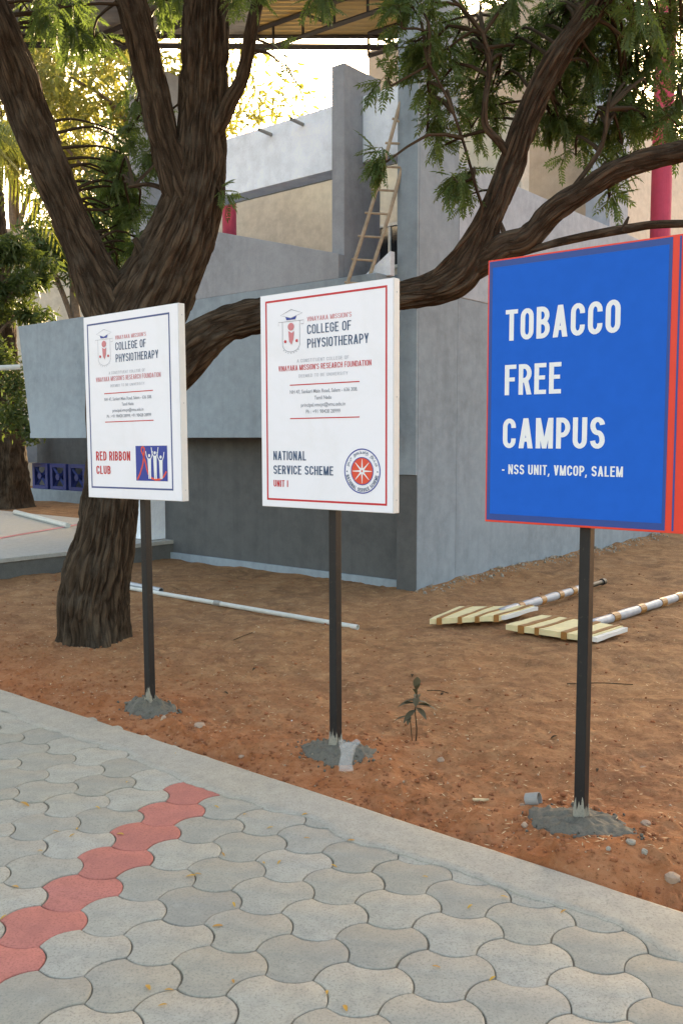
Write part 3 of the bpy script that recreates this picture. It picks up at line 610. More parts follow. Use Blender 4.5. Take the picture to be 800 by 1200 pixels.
# thick old trunk at the left edge
tb2 = at(5, 592, 17.6); tb2[2] = .2
t2 = thing('old_tree', 'thick dark old tree trunk at the left edge beside the blue balustrade', 'tree', tb2)
limb_obj('trunk', [(6, 602, 17.6, 55), (6, 592, 17.6, 38), (8, 575, 17.6, 28), (8, 545, 17.6, 24), (6, 500, 17.6, 20), (4, 440, 17.6, 17), (2, 380, 17.6, 15), (-4, 300, 17.6, 13), (-10, 200, 17.6, 11)], 21, t2, step=.06, nA=60, bark=.05)
V = []; n = 2200; ctr = [(at(18, 450, 16.8), .3), (at(30, 478, 16.6), .35), (at(12, 490, 16.8), .28), (at(2, 420, 17), .3), (at(38, 505, 16.5), .2)]
ix = rng.integers(0, 5, n); e = rng.normal(0, .5, (n, 3)); Pc = np.array([c[0] for c in ctr])[ix]+e*np.array([c[1] for c in ctr])[ix][:, None]; d = rng.normal(0, 1, (n, 3)); d /= np.linalg.norm(d, axis=1)[:, None]; s_ = np.cross(d, rng.normal(0, 1, (n, 3))); s_ /= np.linalg.norm(s_, axis=1)[:, None]; l = .11
V = np.stack([Pc, Pc+d*l*.4+s_*l*.22, Pc+d*l, Pc+d*l*.4-s_*l*.22], 1).reshape(-1, 3); o = obj('leaves', (V, np.arange(4*n).reshape(n, 4)), M['far_dark'], t2); a = o.data.attributes.new('tint', 'FLOAT', 'POINT'); a.data.foreach_set('value', np.repeat(rng.random(n), 4).astype(np.float32)); tag(o, kind='stuff')
for c in ctr: obj('branch', tube(catmull([at(6, 500, 17.6), (at(6, 500, 17.6)+c[0])/2+np.array([0, 0, .15]), c[0]], .1), .02, 6), M['twig'], t2)
# palm
pb = at(-45, 560, 15); pb[2] = .1
pm = thing('palm_tree', 'palm with drooping yellow-green fronds at the upper left edge', 'palm', pb)
top = at(-45, 150, 15); obj('trunk', tube(catmull([pb, (pb+top)/2+np.array([.15, 0, 0]), top], .3), .14, 12), M['bark_far'], pm, sm=True)
for k in range(13):
    az = k/13*2*PI+random.uniform(-.2, .2); L_ = random.uniform(1.9, 2.6); up = random.uniform(.1, .9); d = np.array([math.cos(az), math.sin(az), 0]); V = []; Fc = []; tn = []
    cp = np.array([top+d*L_*t+np.array([0, 0, up*t*1.3-1.9*t*t]) for t in np.linspace(0, 1, 30)])
    for i in range(2, 30):
        tg = cp[i]-cp[i-1]; tg /= np.linalg.norm(tg); sd_ = np.cross(tg, [0, 0, 1]); sd_ /= np.linalg.norm(sd_)
        for s_ in (1, -1):
            for h_ in (0, .5):
                b = cp[i]+tg*.04*h_; dd = sd_*s_*.8+tg*.6+np.array([0, 0, -.55+random.uniform(-.1, .1)]); dd /= np.linalg.norm(dd); l = .55*math.sin(PI*min(1, .15+i/30*.9))+.1; n0 = len(V)
                V += [b, b+dd*l*.4+tg*.018, b+dd*l+np.array([0, 0, -.12*l]), b+dd*l*.4-tg*.018]; Fc.append((n0, n0+1, n0+2, n0+3)); tn += [random.random()]*4
    o = obj('frond', (V, Fc), M['palm'], pm); a = o.data.attributes.new('tint', 'FLOAT', 'POINT'); a.data.foreach_set('value', tn)

# ================================================================ SIGNS
# --- flat letters cut from strokes
def ribbon(P, wd, closed=False):
    P = np.asarray(P, float); n = len(P)
    if closed: T = np.roll(P, -1, 0)-np.roll(P, 1, 0)
    else: T = np.gradient(P, axis=0)
    T /= np.linalg.norm(T, axis=1)[:, None]+1e-9; Nn = np.stack([-T[:, 1], T[:, 0]], -1)*wd/2
    V = np.concatenate([P+Nn, P-Nn]); m_ = n if closed else n-1
    return V, [(n+i, n+(i+1) % n, (i+1) % n, i) for i in range(m_)]
def arc(cx, cy, rx, ry, a0, a1, n=8):
    return [(cx+rx*math.cos(math.radians(a)), cy+ry*math.sin(math.radians(a))) for a in np.linspace(a0, a1, n)]
def rect(x0, y0, x1, y1): return np.array([(x0, y0), (x1, y0), (x1, y1), (x0, y1)]), [(0, 1, 2, 3)]
def diag(x0, y0, x1, y1, wd):
    V = np.array([(x0-wd/2, y0), (x0+wd/2, y0), (x1+wd/2, y1), (x1-wd/2, y1)]); return V, [(0, 1, 2, 3)] if y1 > y0 else [(3, 2, 1, 0)]
def glyph(ch, W_, s):
    l, r, b, t, m_ = s/2, W_-s/2, s/2, 1-s/2, .52; c = W_/2; rx = (r-l)/2; dw = s*1.08; ry = .2
    st = rect(0, 0, s, 1)
    def bowl(y0, y1, w_=r):
        k = min(.6*(w_-l), .5); yr = (y1-y0)/2; return ribbon([(l*.6, y1)]+arc(w_-k, (y0+y1)/2, k, yr, 90, -90, 12)+[(l*.6, y0)], s)
    if ch == 'A': W_ = W_*1.08; return [diag(dw/2, 0, W_/2-.0, 1, dw), diag(W_-dw/2, 0, W_/2+.0, 1, dw), rect(W_*.27, .22, W_*.73, .22+s*.85)], W_
    if ch == 'B': return [st, bowl(m_, t, r-.02), bowl(b, m_)], W_
    if ch in 'CGOQ':
        if ch == 'O': return [ribbon(arc(c, t-ry, rx, ry, 0, 180, 10)+arc(c, b+ry, rx, ry, 180, 360, 10), s, True)], W_
        P = [(r, .68)]+arc(c, t-ry, rx, ry, 0, 180, 10)+arc(c, b+ry, rx, ry, 180, 360, 10)+[(r, .33)]
        if ch == 'C': return [ribbon(P, s)], W_
        return [ribbon(P[:-1]+[(r, .48)], s), rect(c, .42, W_, .42+s*.85)], W_
    if ch == 'D': k = rx*1.3; return [st, ribbon([(l*.6, t)]+arc(r-k, t-.25, k, .25, 90, 0, 8)+arc(r-k, b+.25, k, .25, 0, -90, 8)+[(l*.6, b)], s)], W_
    if ch == 'E': return [st, rect(0, 0, W_*.9, s*.9), rect(0, 1-s*.9, W_*.9, 1), rect(0, .47, W_*.82, .47+s*.85)], W_*.9
    if ch == 'F': return [st, rect(0, 1-s*.9, W_*.9, 1), rect(0, .45, W_*.8, .45+s*.85)], W_*.88
    if ch == 'H': return [st, rect(W_-s, 0, W_, 1), rect(0, .46, W_, .46+s*.85)], W_
    if ch == 'I': return [st], s
    if ch == 'K': return [st, diag(s*.9, .38, W_-s*.55, 1, dw*1.1), diag(W_-s*.5, 0, W_*.42, .62, dw*1.1)], W_
    if ch == 'L': return [st, rect(0, 0, W_*.86, s*.9)], W_*.86
    if ch == 'M': W2 = W_*1.28; return [st, rect(W2-s, 0, W2, 1), diag(W2/2, 0, s*.55, 1, s*.95), diag(W2/2, 0, W2-s*.55, 1, s*.95)], W2
    if ch == 'N': return [st, rect(W_-s, 0, W_, 1), diag(W_-s*.5, 0, s*.5, 1, s*.9)], W_
    if ch == 'P': return [st, bowl(.44, t)], W_*.97
    if ch == 'R': return [st, bowl(.47, t), diag(W_-s*.5, 0, c+.02, .5, s*1.05)], W_
    if ch == 'S':
        a1, a2 = .74, .27
        return [ribbon(arc(c, a1, rx, t-a1, 5, 180, 10)+arc(c, a1, rx, a1-.51, 190, 262, 6)+arc(c, a2, rx, .51-a2, 82, 0, 6)+arc(c, a2, rx, a2-b, -8, -175, 10), s)], W_
    if ch == 'T': return [rect(0, 1-s*.9, W_*.95, 1), rect(W_*.475-s/2, 0, W_*.475+s/2, 1)], W_*.95
    if ch == 'U': return [ribbon([(l, 1)]+arc(c, b+ry, rx, ry, 180, 360, 12)+[(r, 1)], s)], W_
    if ch == 'V': return [diag(W_/2, 0, dw/2, 1, dw), diag(W_/2, 0, W_-dw/2, 1, dw)], W_
    if ch == 'Y': return [rect(c-s/2, 0, c+s/2, .42), diag(c, .38, dw/2, 1, dw), diag(c, .38, W_-dw/2, 1, dw)], W_
    if ch == "'": return [diag(s*.4, .72, s*.6, 1, s*.8)], s
    if ch == ',': return [diag(s*.15, -.16, s*.6, .15, s*.8)], s
    if ch == '-': return [rect(0, .33, W_*.55, .33+s)], W_*.55
    return [], W_*.42
def strokes(text, W_=.44, s=.155, gap=.10):
    x = 0; V = []; Fc = []; Z = []
    for ch in text:
        prs, adv = glyph(ch, W_, s)
        for k, (v, f) in enumerate(prs):
            n0 = len(V); V += [(p[0]+x, p[1]) for p in v]; Z += [k]*len(v); Fc += [tuple(i+n0 for i in q) for q in f]
        x += adv+gap
    return np.array(V), Fc, np.array(Z), x-gap
def put(name, V2, Fc, Z, y, mat, parent, label=None):
    V = np.stack([V2[:, 0], np.full(len(V2), y)-Z*.00025, V2[:, 1]], -1); o = obj(name, (V, Fc), mat, parent, local=True)
    if label: o['label'] = label
    return o
def line(text, x0, x1, z0, z1, y, mat, parent, W_=.44, s=.155, gap=.1):
    V, Fc, Z, wd = strokes(text, W_, s, gap); V = V*np.array([(x1-x0)/wd, z1-z0])+np.array([x0, z0]); return put('lettering', V, Fc, Z, y, mat, parent)
def small(text, x0, x1, z0, h, y, mat, parent, off=.0):
    cu = bpy.data.curves.new('lettering', 'FONT'); cu.body = text; cu.size = 1; cu.offset = off; cu.resolution_u = 3; t_ = bpy.data.objects.new('tmp', cu); COL.objects.link(t_)
    dg = bpy.context.evaluated_depsgraph_get(); me = bpy.data.meshes.new_from_object(t_.evaluated_get(dg)); bpy.data.objects.remove(t_)
    n = len(me.vertices); a = np.zeros(n*3); me.vertices.foreach_get('co', a); a = a.reshape(-1, 3); lo, hi = a.min(0), a.max(0)
    b = np.stack([x0+(a[:, 0]-lo[0])/(hi[0]-lo[0])*(x1-x0), np.full(n, y), z0+a[:, 1]*h/.72], -1); me.vertices.foreach_set('co', b.ravel()); me.update(); me.materials.append(mat)
    o = bpy.data.objects.new('lettering', me); COL.objects.link(o); o.parent = parent; return o
def frame_ring(name, x0, x1, z0, z1, wd, y, mat, parent):
    V = [(x0, y, z0), (x1, y, z0), (x1, y, z1), (x0, y, z1), (x0+wd, y, z0+wd), (x1-wd, y, z0+wd), (x1-wd, y, z1-wd), (x0+wd, y, z1-wd)]
    return obj(name, (V, [(0, 1, 5, 4), (1, 2, 6, 5), (2, 3, 7, 6), (3, 0, 4, 7)]), mat, parent, local=True)
def quad(name, x0, x1, z0, z1, y, mat, parent): return obj(name, ([(x0, y, z0), (x1, y, z0), (x1, y, z1), (x0, y, z1)], [(0, 1, 2, 3)]), mat, parent, local=True)
def disc(name, cx, cz, r, y, mat, parent, n=40, rz_=None):
    return obj(name, ([(cx+r*math.cos(2*PI*k/n), y, cz+(rz_ or r)*math.sin(2*PI*k/n)) for k in range(n)], [tuple(range(n))]), mat, parent, local=True)
def rib(name, P, wd, y, mat, parent, closed=False):
    V, Fc = ribbon(P, wd, closed); return put(name, V, Fc, np.zeros(len(V)), y, mat, parent)
SA = math.radians(-38.5); FY = -.045
def stand(k, label, lean):
    b = POSTS[k].copy(); b[2] = float(gheight(b[0], b[1])); t = thing('sign_board', label, 'sign', b, SA); t.rotation_euler = (0, lean, SA)
    po = obj('post', box(-.022, .022, .0, .045, -.15-b[2], 1.30-b[2]), M['black'], t, bevel=.003, local=True)
    # pale cement smeared up the foot of the post, and the irregular footing
    r_ = np.random.default_rng(20+k); V = []; Fc = []; per = []
    for a, b_ in (((-.022, 0), (.022, 0)), ((.022, 0), (.022, .045)), ((.022, .045), (-.022, .045)), ((-.022, .045), (-.022, 0))):
        for f in np.linspace(0, 1, 15)[:-1]: per.append((a[0]+(b_[0]-a[0])*f, a[1]+(b_[1]-a[1])*f))
    n = len(per); top_h = [(.085 if q[1] < .001 else .055)+.11*(float(vnoise(np.array([q[0]*230+k*9, q[1]*230, 2.])))-.5)*.6+.04*(float(vnoise(np.array([q[0]*60+k*5, q[1]*60, 5.])))-.5) for q in per]
    for f in (0, .5, 1):
        for (x_, y_), h_ in zip(per, top_h):
            g_ = 1.0+(.22, .08, .03)[int(f*2)]; V.append((x_*g_, (y_-.0225)*g_+.0225, -.02+(h_+.02)*f))
    for i_ in range(2):
        for j_ in range(n): Fc.append((i_*n+j_, i_*n+(j_+1) % n, (i_+1)*n+(j_+1) % n, (i_+1)*n+j_))
    obj('cement_smear', (V, Fc), M['cement_lt'], t, sm=False, local=True)
    n = 96; rings = 22; V = []; Fc = []; R0 = [.155, .175, .185][k]
    for i in range(rings+1):
        f = i/rings
        for j in range(n):
            a = 2*PI*j/n; e = R0*(1+.30*(float(fbm(np.array([math.cos(a)*1.6+k*5, math.sin(a)*1.6, 3.]), 3))-.5)*2); rr = e*f
            x_, y_ = rr*math.cos(a)*1.18, rr*math.sin(a)*.9+.02; hh = .034*(1-f**3)-.006+.030*(float(fbm(np.array([x_*38+k, y_*38, 1.]), 4))-.5)*(1 if f < .96 else .5)+.012*math.exp(-(rr/.05)**2)
            wx = b[0]+math.cos(SA)*x_-math.sin(SA)*y_; wy = b[1]+math.sin(SA)*x_+math.cos(SA)*y_
            V.append((x_, y_, hh+float(gheight(wx, wy))-b[2]-(.02 if f == 1 else 0)))
    for i in range(rings):
        for j in range(n): Fc.append((i*n+j, i*n+(j+1) % n, (i+1)*n+(j+1) % n, (i+1)*n+j))
    obj('cement_footing', (V, [tuple(reversed(q)) for q in Fc]), M['cement'], t, sm=True, local=True)
    Vs, Fs = [], []; cb = np.array([(-1,-1,-1),(1,-1,-1),(1,1,-1),(-1,1,-1),(-.7,-.7,1),(.7,-.8,1),(.8,.7,.9),(-.7,.8,1)])*.6; fq_ = np.array([(0,3,2,1),(4,5,6,7),(0,1,5,4),(1,2,6,5),(2,3,7,6),(3,0,4,7)])
    for q_ in range(55):
        a = r_.uniform(0, 2*PI); rr = R0*r_.normal(1.0, .16); sz = .003+.008*r_.random()**2; x_, y_ = rr*math.cos(a)*1.18, rr*math.sin(a)*.9+.02
        wx = b[0]+math.cos(SA)*x_-math.sin(SA)*y_; wy = b[1]+math.sin(SA)*x_+math.cos(SA)*y_
        v_ = (cb+r_.normal(0, .2, (8, 3)))*sz+np.array([x_, y_, float(gheight(wx, wy))-b[2]+sz*.5+(.01 if rr < R0*.9 else 0)]); Vs.append(v_); Fs.append(fq_+8*q_)
    tag(obj('cement_crumbs', (np.vstack(Vs), np.vstack(Fs)), M['cement'], t, local=True), kind='stuff'); return t, b[2]
def crest(t, cx, z0, z1, y, faded):
    h = z1-z0; g_ = M['p_lgrey'] if faded else M['p_grey']; pk = M['p_pink']; w_ = h*.26
    e = rib('crest', [(cx-w_, z0+h*.74), (cx-w_, z0+h*.30)]+arc(cx, z0+h*.24, w_, h*.18, 170, 370, 14)+[(cx+w_, z0+h*.74)], .0025, y, g_, t)
    e['label'] = 'college crest with mortarboard over a shield'
    rib('scroll', [(cx-w_*1.45, z0+h*.66), (cx-w_*1.45, z0+h*.74), (cx+w_*1.45, z0+h*.74), (cx+w_*1.45, z0+h*.66), (cx+w_*1.1, z0+h*.66)], .0022, y-.0003, g_, e)
    rib('mortarboard', [(cx-w_*1.2, z0+h*.89), (cx, z0+h*.81), (cx+w_*1.3, z0+h*.90), (cx+.002, z0+h)], .003, y-.0006, g_, e, True)
    put('cap', np.array([(cx-w_*.62, z0+h*.85), (cx-w_*.5, z0+h*.775), (cx+w_*.5, z0+h*.775), (cx+w_*.66, z0+h*.85), (cx, z0+h*.80)]), [(0, 1, 2, 3, 4)], np.zeros(5), y-.0009, M['p_blue'], e)
    disc('portrait_head', cx, z0+h*.62, w_*.36, y-.0009, pk, e, 20, h*.085); put('portrait_bust', np.array([(cx-w_*.3, z0+h*.53), (cx-w_*.22, z0+h*.30), (cx+w_*.05, z0+h*.22), (cx+w_*.28, z0+h*.34), (cx+w_*.36, z0+h*.52), (cx+w_*.1, z0+h*.48)]), [(0, 1, 2, 3, 4, 5)], np.zeros(6), y-.0009, pk, e)
    for s_ in (-1, 1): disc('rosette', cx+s_*w_*.66, z0+h*.30, h*.035, y-.0012, M['p_red'], e, 14)
    for q in range(7):
        a = math.radians(215+q*18.5); disc('bead', cx+math.cos(a)*w_*1.02, z0+h*.20+math.sin(a)*h*.17, h*.012, y-.0012, g_, e, 8)
def college_sign(k, label, lean, x0, x1, bz, border, rest_fn):
    t, gz = stand(k, label, lean); z0, z1 = 1.215-gz, 2.262-gz; o = -gz
    obj('panel', box(x0, x1, FY, -.001, z0, z1), M['w_edge'], t, bevel=.0025, local=True); quad('face_sheet', x0+.003, x1-.003, z0+.003, z1-.003, FY-.0012, M['w_face'], t)
    y = FY-.002; bx0, bx1, b0, b1 = bz; frame_ring('border', bx0, bx1, b0+o, b1+o, .0095, y, border, t)
    dx = 0 if k == 1 else -.030; v = y-.0004
    crest(t, -.213+dx-(.0 if k else .0), 1.962+o, 2.178+o, v, k == 0)
    pk = M['p_pink']
    line("VINAYAKA MISSION'S", -.11+dx, .158+dx, 2.112+o, 2.134+o, v, pk, t, s=.10)
    line('COLLEGE OF', -.11+dx, .155+dx, 2.052+o, 2.096+o, v, M['p_navy'], t, s=.12)
    line('PHYSIOTHERAPY', -.11+dx, .256+dx, 1.986+o, 2.030+o, v, M['p_navy'], t, s=.12)
    line('A CONSTITUENT COLLEGE OF', -.176+dx, .142+dx, 1.921+o, 1.937+o, v, M['p_lgrey'], t, W_=.6, s=.12, gap=.2)
    line("VINAYAKA MISSION'S RESEARCH FOUNDATION", -.297+dx, .271+dx, 1.884+o, 1.910+o, v, M['p_red'] if k else pk, t, s=.115)
    line('DEEMED TO BE UNIVERSITY', -.165+dx, .136+dx, 1.849+o, 1.864+o, v, M['p_lgrey'], t, W_=.6, s=.12, gap=.2)
    quad('rule', -.223+dx, .204+dx, 1.812+o, 1.817+o, v, M['p_red'], t); quad('rule', -.223+dx, .204+dx, 1.650+o, 1.655+o, v, M['p_red'], t)
    for s_, a, b, z_ in (('NH 47, Sankari Main Road, Salem - 636 308.', -.223, .192, 1.773), ('Tamil Nadu', -.068, .037, 1.741), ('principal.vmcpt@vmu.edu.in', -.152, .121, 1.708), ('Ph : +91 98428 28999' if k else 'Ph : +91 98428 28999, +91 98428 28999', -.12 if k else -.205, .091 if k else .185, 1.676)): small(s_, a+dx, b+dx, z_+o, .018, v, M['p_grey'], t, .012)
    for z_ in (z0+.06, (z0+z1)/2, z1-.06):
        sc_ = tube([(x1, -.022, z_), (x1+.0015, -.022, z_)], .003, 8); obj('screw', sc_, M['steel'], t, local=True)
    rest_fn(t, v, o); return t
def nss(t, v, o):
    line('NATIONAL', -.336, -.122, 1.449+o, 1.494+o, v, M['p_navy'], t, s=.14); line('SERVICE SCHEME', -.336, .047, 1.380+o, 1.423+o, v, M['p_navy'], t, s=.14); line('UNIT I', -.336, -.24, 1.317+o, 1.350+o, v, M['p_red'], t, s=.15)
    cx, cz = .218, 1.4035+o; e = rib('wheel_emblem', arc(cx, cz, .1015, .1015, 0, 354, 60), .0055, v, M['p_blue'], t, True); e['label'] = 'round emblem with a red eight-spoked wheel and lettering round it'
    disc('wheel', cx, cz, .061, v, M['p_orange'], e); rib('rim', arc(cx, cz, .063, .063, 0, 354, 60), .004, v-.0004, M['p_blue'], e, True)
    for q in range(8):
        a = q*PI/4+.0; put('spoke', np.array([(cx+math.cos(a)*.010-math.sin(a)*.0045, cz+math.sin(a)*.010+math.cos(a)*.0045), (cx+math.cos(a)*.010+math.sin(a)*.0045, cz+math.sin(a)*.010-math.cos(a)*.0045), (cx+math.cos(a)*.056+math.sin(a)*.0012, cz+math.sin(a)*.056-math.cos(a)*.0012), (cx+math.cos(a)*.056-math.sin(a)*.0012, cz+math.sin(a)*.056+math.cos(a)*.0012)]), [(0, 1, 2, 3)], np.zeros(4), v-.0006, M['p_white'], e)
    disc('hub', cx, cz, .015, v-.0009, M['p_white'], e); disc('hub_centre', cx, cz, .005, v-.0012, M['p_orange'], e, 16)
    Vt, Ft, Zt, wd = strokes('NATIONAL SERVICE SCHEME', .55, .17, .14); Vt = Vt*np.array([1/wd, 1]); hh = .017; r0 = .087
    a_ = math.radians(192)+Vt[:, 0]*math.radians(156); rr = r0-(Vt[:, 1]-.5)*hh; put('lettering', np.stack([cx+rr*np.cos(a_), cz+rr*np.sin(a_)], -1), Ft, Zt, v-.0004, M['p_navy'], e)
    cl = ['நா', 'ட்', 'டு', ' ', 'ந', 'ல', 'ப்', 'ப', 'ணி', 'த்', ' ', 'தி', 'ட்', 'ட', 'ம்']
    for q, c_ in enumerate(cl):
        if c_ == ' ': continue
        a = math.radians(160-140*q/(len(cl)-1)); s_ = small(c_, -.0068, .0068, 0, .013, 0, M['p_navy'], e, .01)
        me = s_.data; 
        for vx in me.vertices:
            X_, Z_ = vx.co.x, vx.co.z-.0065; th_ = a-PI/2; vx.co = (cx+r0*math.cos(a)+X_*math.cos(th_)-Z_*math.sin(th_), v-.0004, cz+r0*math.sin(a)+X_*math.sin(th_)+Z_*math.cos(th_))
    for s_ in (-1, 1): disc('dot', cx+s_*.088, cz-.002, .0035, v-.0004, M['p_navy'], e, 10)
def ribbon_club(t, v, o):
    line('RED RIBBON', -.347, -.035, 1.432+o, 1.485+o, v, M['p_red'], t, s=.15); line('CLUB', -.347, -.214, 1.354+o, 1.402+o, v, M['p_red'], t, s=.15)
    e = quad('ribbon_emblem', .014, .279, 1.321+o, 1.514+o, v, M['p_blue'], t); e['label'] = 'blue square emblem with a red ribbon and three white figures'
    X = lambda f: .014+.265*f
    Zf = lambda f: 1.321+o+.193*f
    rib('red_ribbon', [(X(.36), Zf(.30)), (X(.31), Zf(.55)), (X(.24), Zf(.75)), (X(.19), Zf(.86))]+[(X(x_), Zf(z_)) for x_, z_ in ((.20, .95), (.25, .97), (.29, .92), (.28, .82), (.26, .66), (.22, .45), (.13, .2), (.04, .03))], .011, v-.0004, M['p_orange'], e)
    rib('red_ribbon', [(X(x_), Zf(z_)) for x_, z_ in ((.36, .32), (.40, .20), (.50, .08), (.62, .035), (.76, .05), (.88, .13), (.97, .28))], .011, v-.0006, M['p_orange'], e)
    for xc, zt, ar in ((.44, .74, .9), (.62, .82, 1.15), (.80, .70, 1)):
        P_ = np.array([(X(xc-.055), Zf(zt-.10)), (X(xc-.035), Zf(.06)), (X(xc-.005), Zf(.06)), (X(xc), Zf(.3)), (X(xc+.01), Zf(.06)), (X(xc+.045), Zf(.06)), (X(xc+.055), Zf(zt-.10))]); put('figure', P_, [(0, 1, 2, 3), (0, 3, 6), (3, 4, 5, 6)], np.zeros(7), v-.0008, M['p_white'], e)
        disc('figure_head', X(xc), Zf(zt-.02), .009, v-.0010, M['p_white'], e, 16)
        for s_ in (-1, 1): rib('figure_arm', [(X(xc+s_*.035), Zf(zt-.14)), (X(xc+s_*.09), Zf(zt-.02)), (X(xc+s_*.11), Zf(min(.96, zt+.12*ar)))], .006, v-.0012-.0001*s_, M['p_white'], e)
college_sign(0, 'leftmost white sign on a black post, reading RED RIBBON CLUB below the college name', -.012, -.432, .392, (-.398, .322, 1.272, 2.219), M['p_bblue'], ribbon_club)
college_sign(1, 'middle white sign on a black post with red border, reading NATIONAL SERVICE SCHEME UNIT I', -.004, -.418, .394, (-.382, .359, 1.249, 2.232), M['p_red'], nss)
# --- the blue sign
t, gz = stand(2, 'large blue sign with red edges reading TOBACCO FREE CAMPUS at the right', 0); o = -gz
obj('post', box(.868, .912, 0, .045, -.15-gz, 1.3-gz), M['black'], t, bevel=.003, local=True)
obj('panel', box(-.414, 1.30, FY, -.001, 1.213+o, 2.268+o), M['b_red'], t, bevel=.002, local=True)
y = FY-.0012
quad('blue_margin', -.407, .322, 1.2215+o, 2.2615+o, y, M['b_edge'], t); quad('blue_field', -.392, .310, 1.247+o, 2.237+o, y-.0004, M['b_blue'], t)
quad('thin_blue_line', .346, .353, 1.2215+o, 2.2615+o, y, M['b_edge'], t); v = y-.001
line('TOBACCO', -.331, .139, 1.942+o, 2.064+o, v, M['p_white'], t, s=.155, gap=.095); line('FREE', -.331, -.089, 1.727+o, 1.847+o, v, M['p_white'], t, s=.155, gap=.095); line('CAMPUS', -.336, .090, 1.515+o, 1.634+o, v, M['p_white'], t, s=.155, gap=.095)
line('- NSS UNIT, VMCOP, SALEM', -.338, .163, 1.411+o, 1.450+o, v, M['p_white'], t, s=.15, gap=.1)

# ================================================================ SMALL THINGS
def lay(px, py, dz): p = onz(px, py); p[2] = float(gheight(p[0], p[1]))+dz; return p
# long white pipe, short steel pipe
a, b = lay(120, 686.5, .022), lay(419, 739, .022); t = thing('long_pipe', 'long white plastic pipe with a coupling lying on the soil behind the posts', 'pipe', (a+b)/2)
c = lerp(a, b, .52); obj('pipe', hollow(a, b, .021, .003, 18), M['pvc'], t, sm=False); obj('coupling', hollow(c-(b-a)*.012, c+(b-a)*.012, .026, .004, 18), M['pvc_grey'], t)
a, b = lay(130, 688, .03), lay(189, 697.5, .03); a[1] += .12; t = obj('steel_pipe', hollow(a, b, .03, .004, 20), M['steel']); tag(t, 'short galvanised steel pipe lying between the tree and the long white pipe', 'pipe')
a, b = onz(18, 600, .27), onz(80, 616, .27); o = obj('thin_pipe', tube([a, b], .04, 10), M['pvc']); tag(o, 'white stick-like pipe on the soil beside the raised slab far left', 'pipe')
a, b = at(-40, 433, 12), at(24, 430, 12.2); o = obj('white_rail', tube([a, b], .035, 12), M['pvc']); tag(o, 'horizontal white pipe rail sticking in from the left edge in front of the old trunk', 'pipe')
o = obj('rail_post', tube([(a[0]+.1, a[1], .2), (a[0]+.1, a[1], a[2]-.03)], .03, 10), M['pvc']); o.parent = None; tag(o, 'white upright post holding the horizontal pipe rail off the left edge', 'post')
# wrapped signs lying on the ground
def wrapped(corners, pole_a, pole_b, capf, label, seed):
    r_ = random.Random(seed); c = [np.array(onz(*q)) for q in corners]; ctr = sum(c)/4; t = thing('wrapped_sign', label, 'wrapped sign', ctr)
    A_, B_, C_, D_ = c; nu, nv = 16, 8; th = .045; g0 = float(gheight(ctr[0], ctr[1]))+.03
    def pt(u_, v_, k): 
        p = (A_*(1-u_)+B_*u_)*(1-v_)+(D_*(1-u_)+C_*u_)*v_; p = p.copy(); p[2] = g0+k*th+(.008*(float(vnoise(np.array([u_*6, v_*5, k*3.+seed])))-.5))+.03*v_*0; return p
    def slab(u0, u1, grow, mat, name, label=None):
        V = []; Fc = []; us = np.linspace(u0, u1, max(2, int(nu*(u1-u0))+1)); vs = np.linspace(-grow, 1+grow, nv+1); nn_ = len(vs)
        for k in (0, 1):
            for u_ in us:
                for v_ in vs: p = pt(u_, min(max(v_, -grow), 1+grow), k); p[2] += (grow*.35 if k else -grow*.35); V.append(p)
        m0 = len(us)*nn_
        for i in range(len(us)-1):
            for j in range(nv): q = (i*nn_+j, (i+1)*nn_+j, (i+1)*nn_+j+1, i*nn_+j+1); Fc.append(tuple(m0+x for x in q)); Fc.append(tuple(reversed(q)))
        for j in range(nv):
            e0, e1 = 0*nn_+j, (len(us)-1)*nn_+j; Fc.append((e0, m0+e0, m0+e0+1, e0+1)); Fc.append((e1+1, m0+e1+1, m0+e1, e1))
        for i in range(len(us)-1):
            e0, e1 = i*nn_, i*nn_+nv; Fc.append((e0, e0+nn_, m0+e0+nn_, m0+e0)); Fc.append((e1+nn_, e1, m0+e1, m0+e1+nn_))
        return obj(name, (V, Fc), mat, t, sm=False)
    slab(0, .93, 0, M['foam'], 'foam_wrap'); slab(.932, .985, -.02, M['w_edge'], 'bare_edge')
    for u_ in (.12, .36, .60, .84): d_ = r_.uniform(-.03, .03); slab(u_+d_, u_+d_+r_.uniform(.04, .065), .02, M['tape'], 'tape_strip')
    a = np.array(onz(*pole_a)); a[2] = g0+.02; b = np.array(onz(*pole_b)); b[2] = float(gheight(b[0], b[1]))+.05
    n = 30; P_ = [lerp(a, b, k/n) for k in range(int(n*capf)+1)]; obj('film_wrap', tube(P_, [.036+.006*r_.random() for _ in P_], 10), M['film'], t, sm=True)
    obj('pole', tube([lerp(a, b, capf), b], .026, 14), M['black'], t); obj('pole_cap', tube([lerp(a, b, .985), lerp(a, b, 1.01)], .036, 14), M['black'], t)
    for f in (.18, .42, .63, .8): obj('tape_band', tube([lerp(a, b, f*capf), lerp(a, b, f*capf+.04)], .0435, 12), M['tape'], t)
wrapped([(503, 735), (592, 731), (632, 719), (538, 720)], (585, 724), (706, 688), .8, 'foam wrapped sign panel with taped pole lying on the soil, the left one of two', 1)
wrapped([(592, 740), (700, 756), (737, 743), (634, 728)], (690, 737), (835, 692), .8, 'foam wrapped sign panel with taped pole lying on the soil, the right one of two', 2)
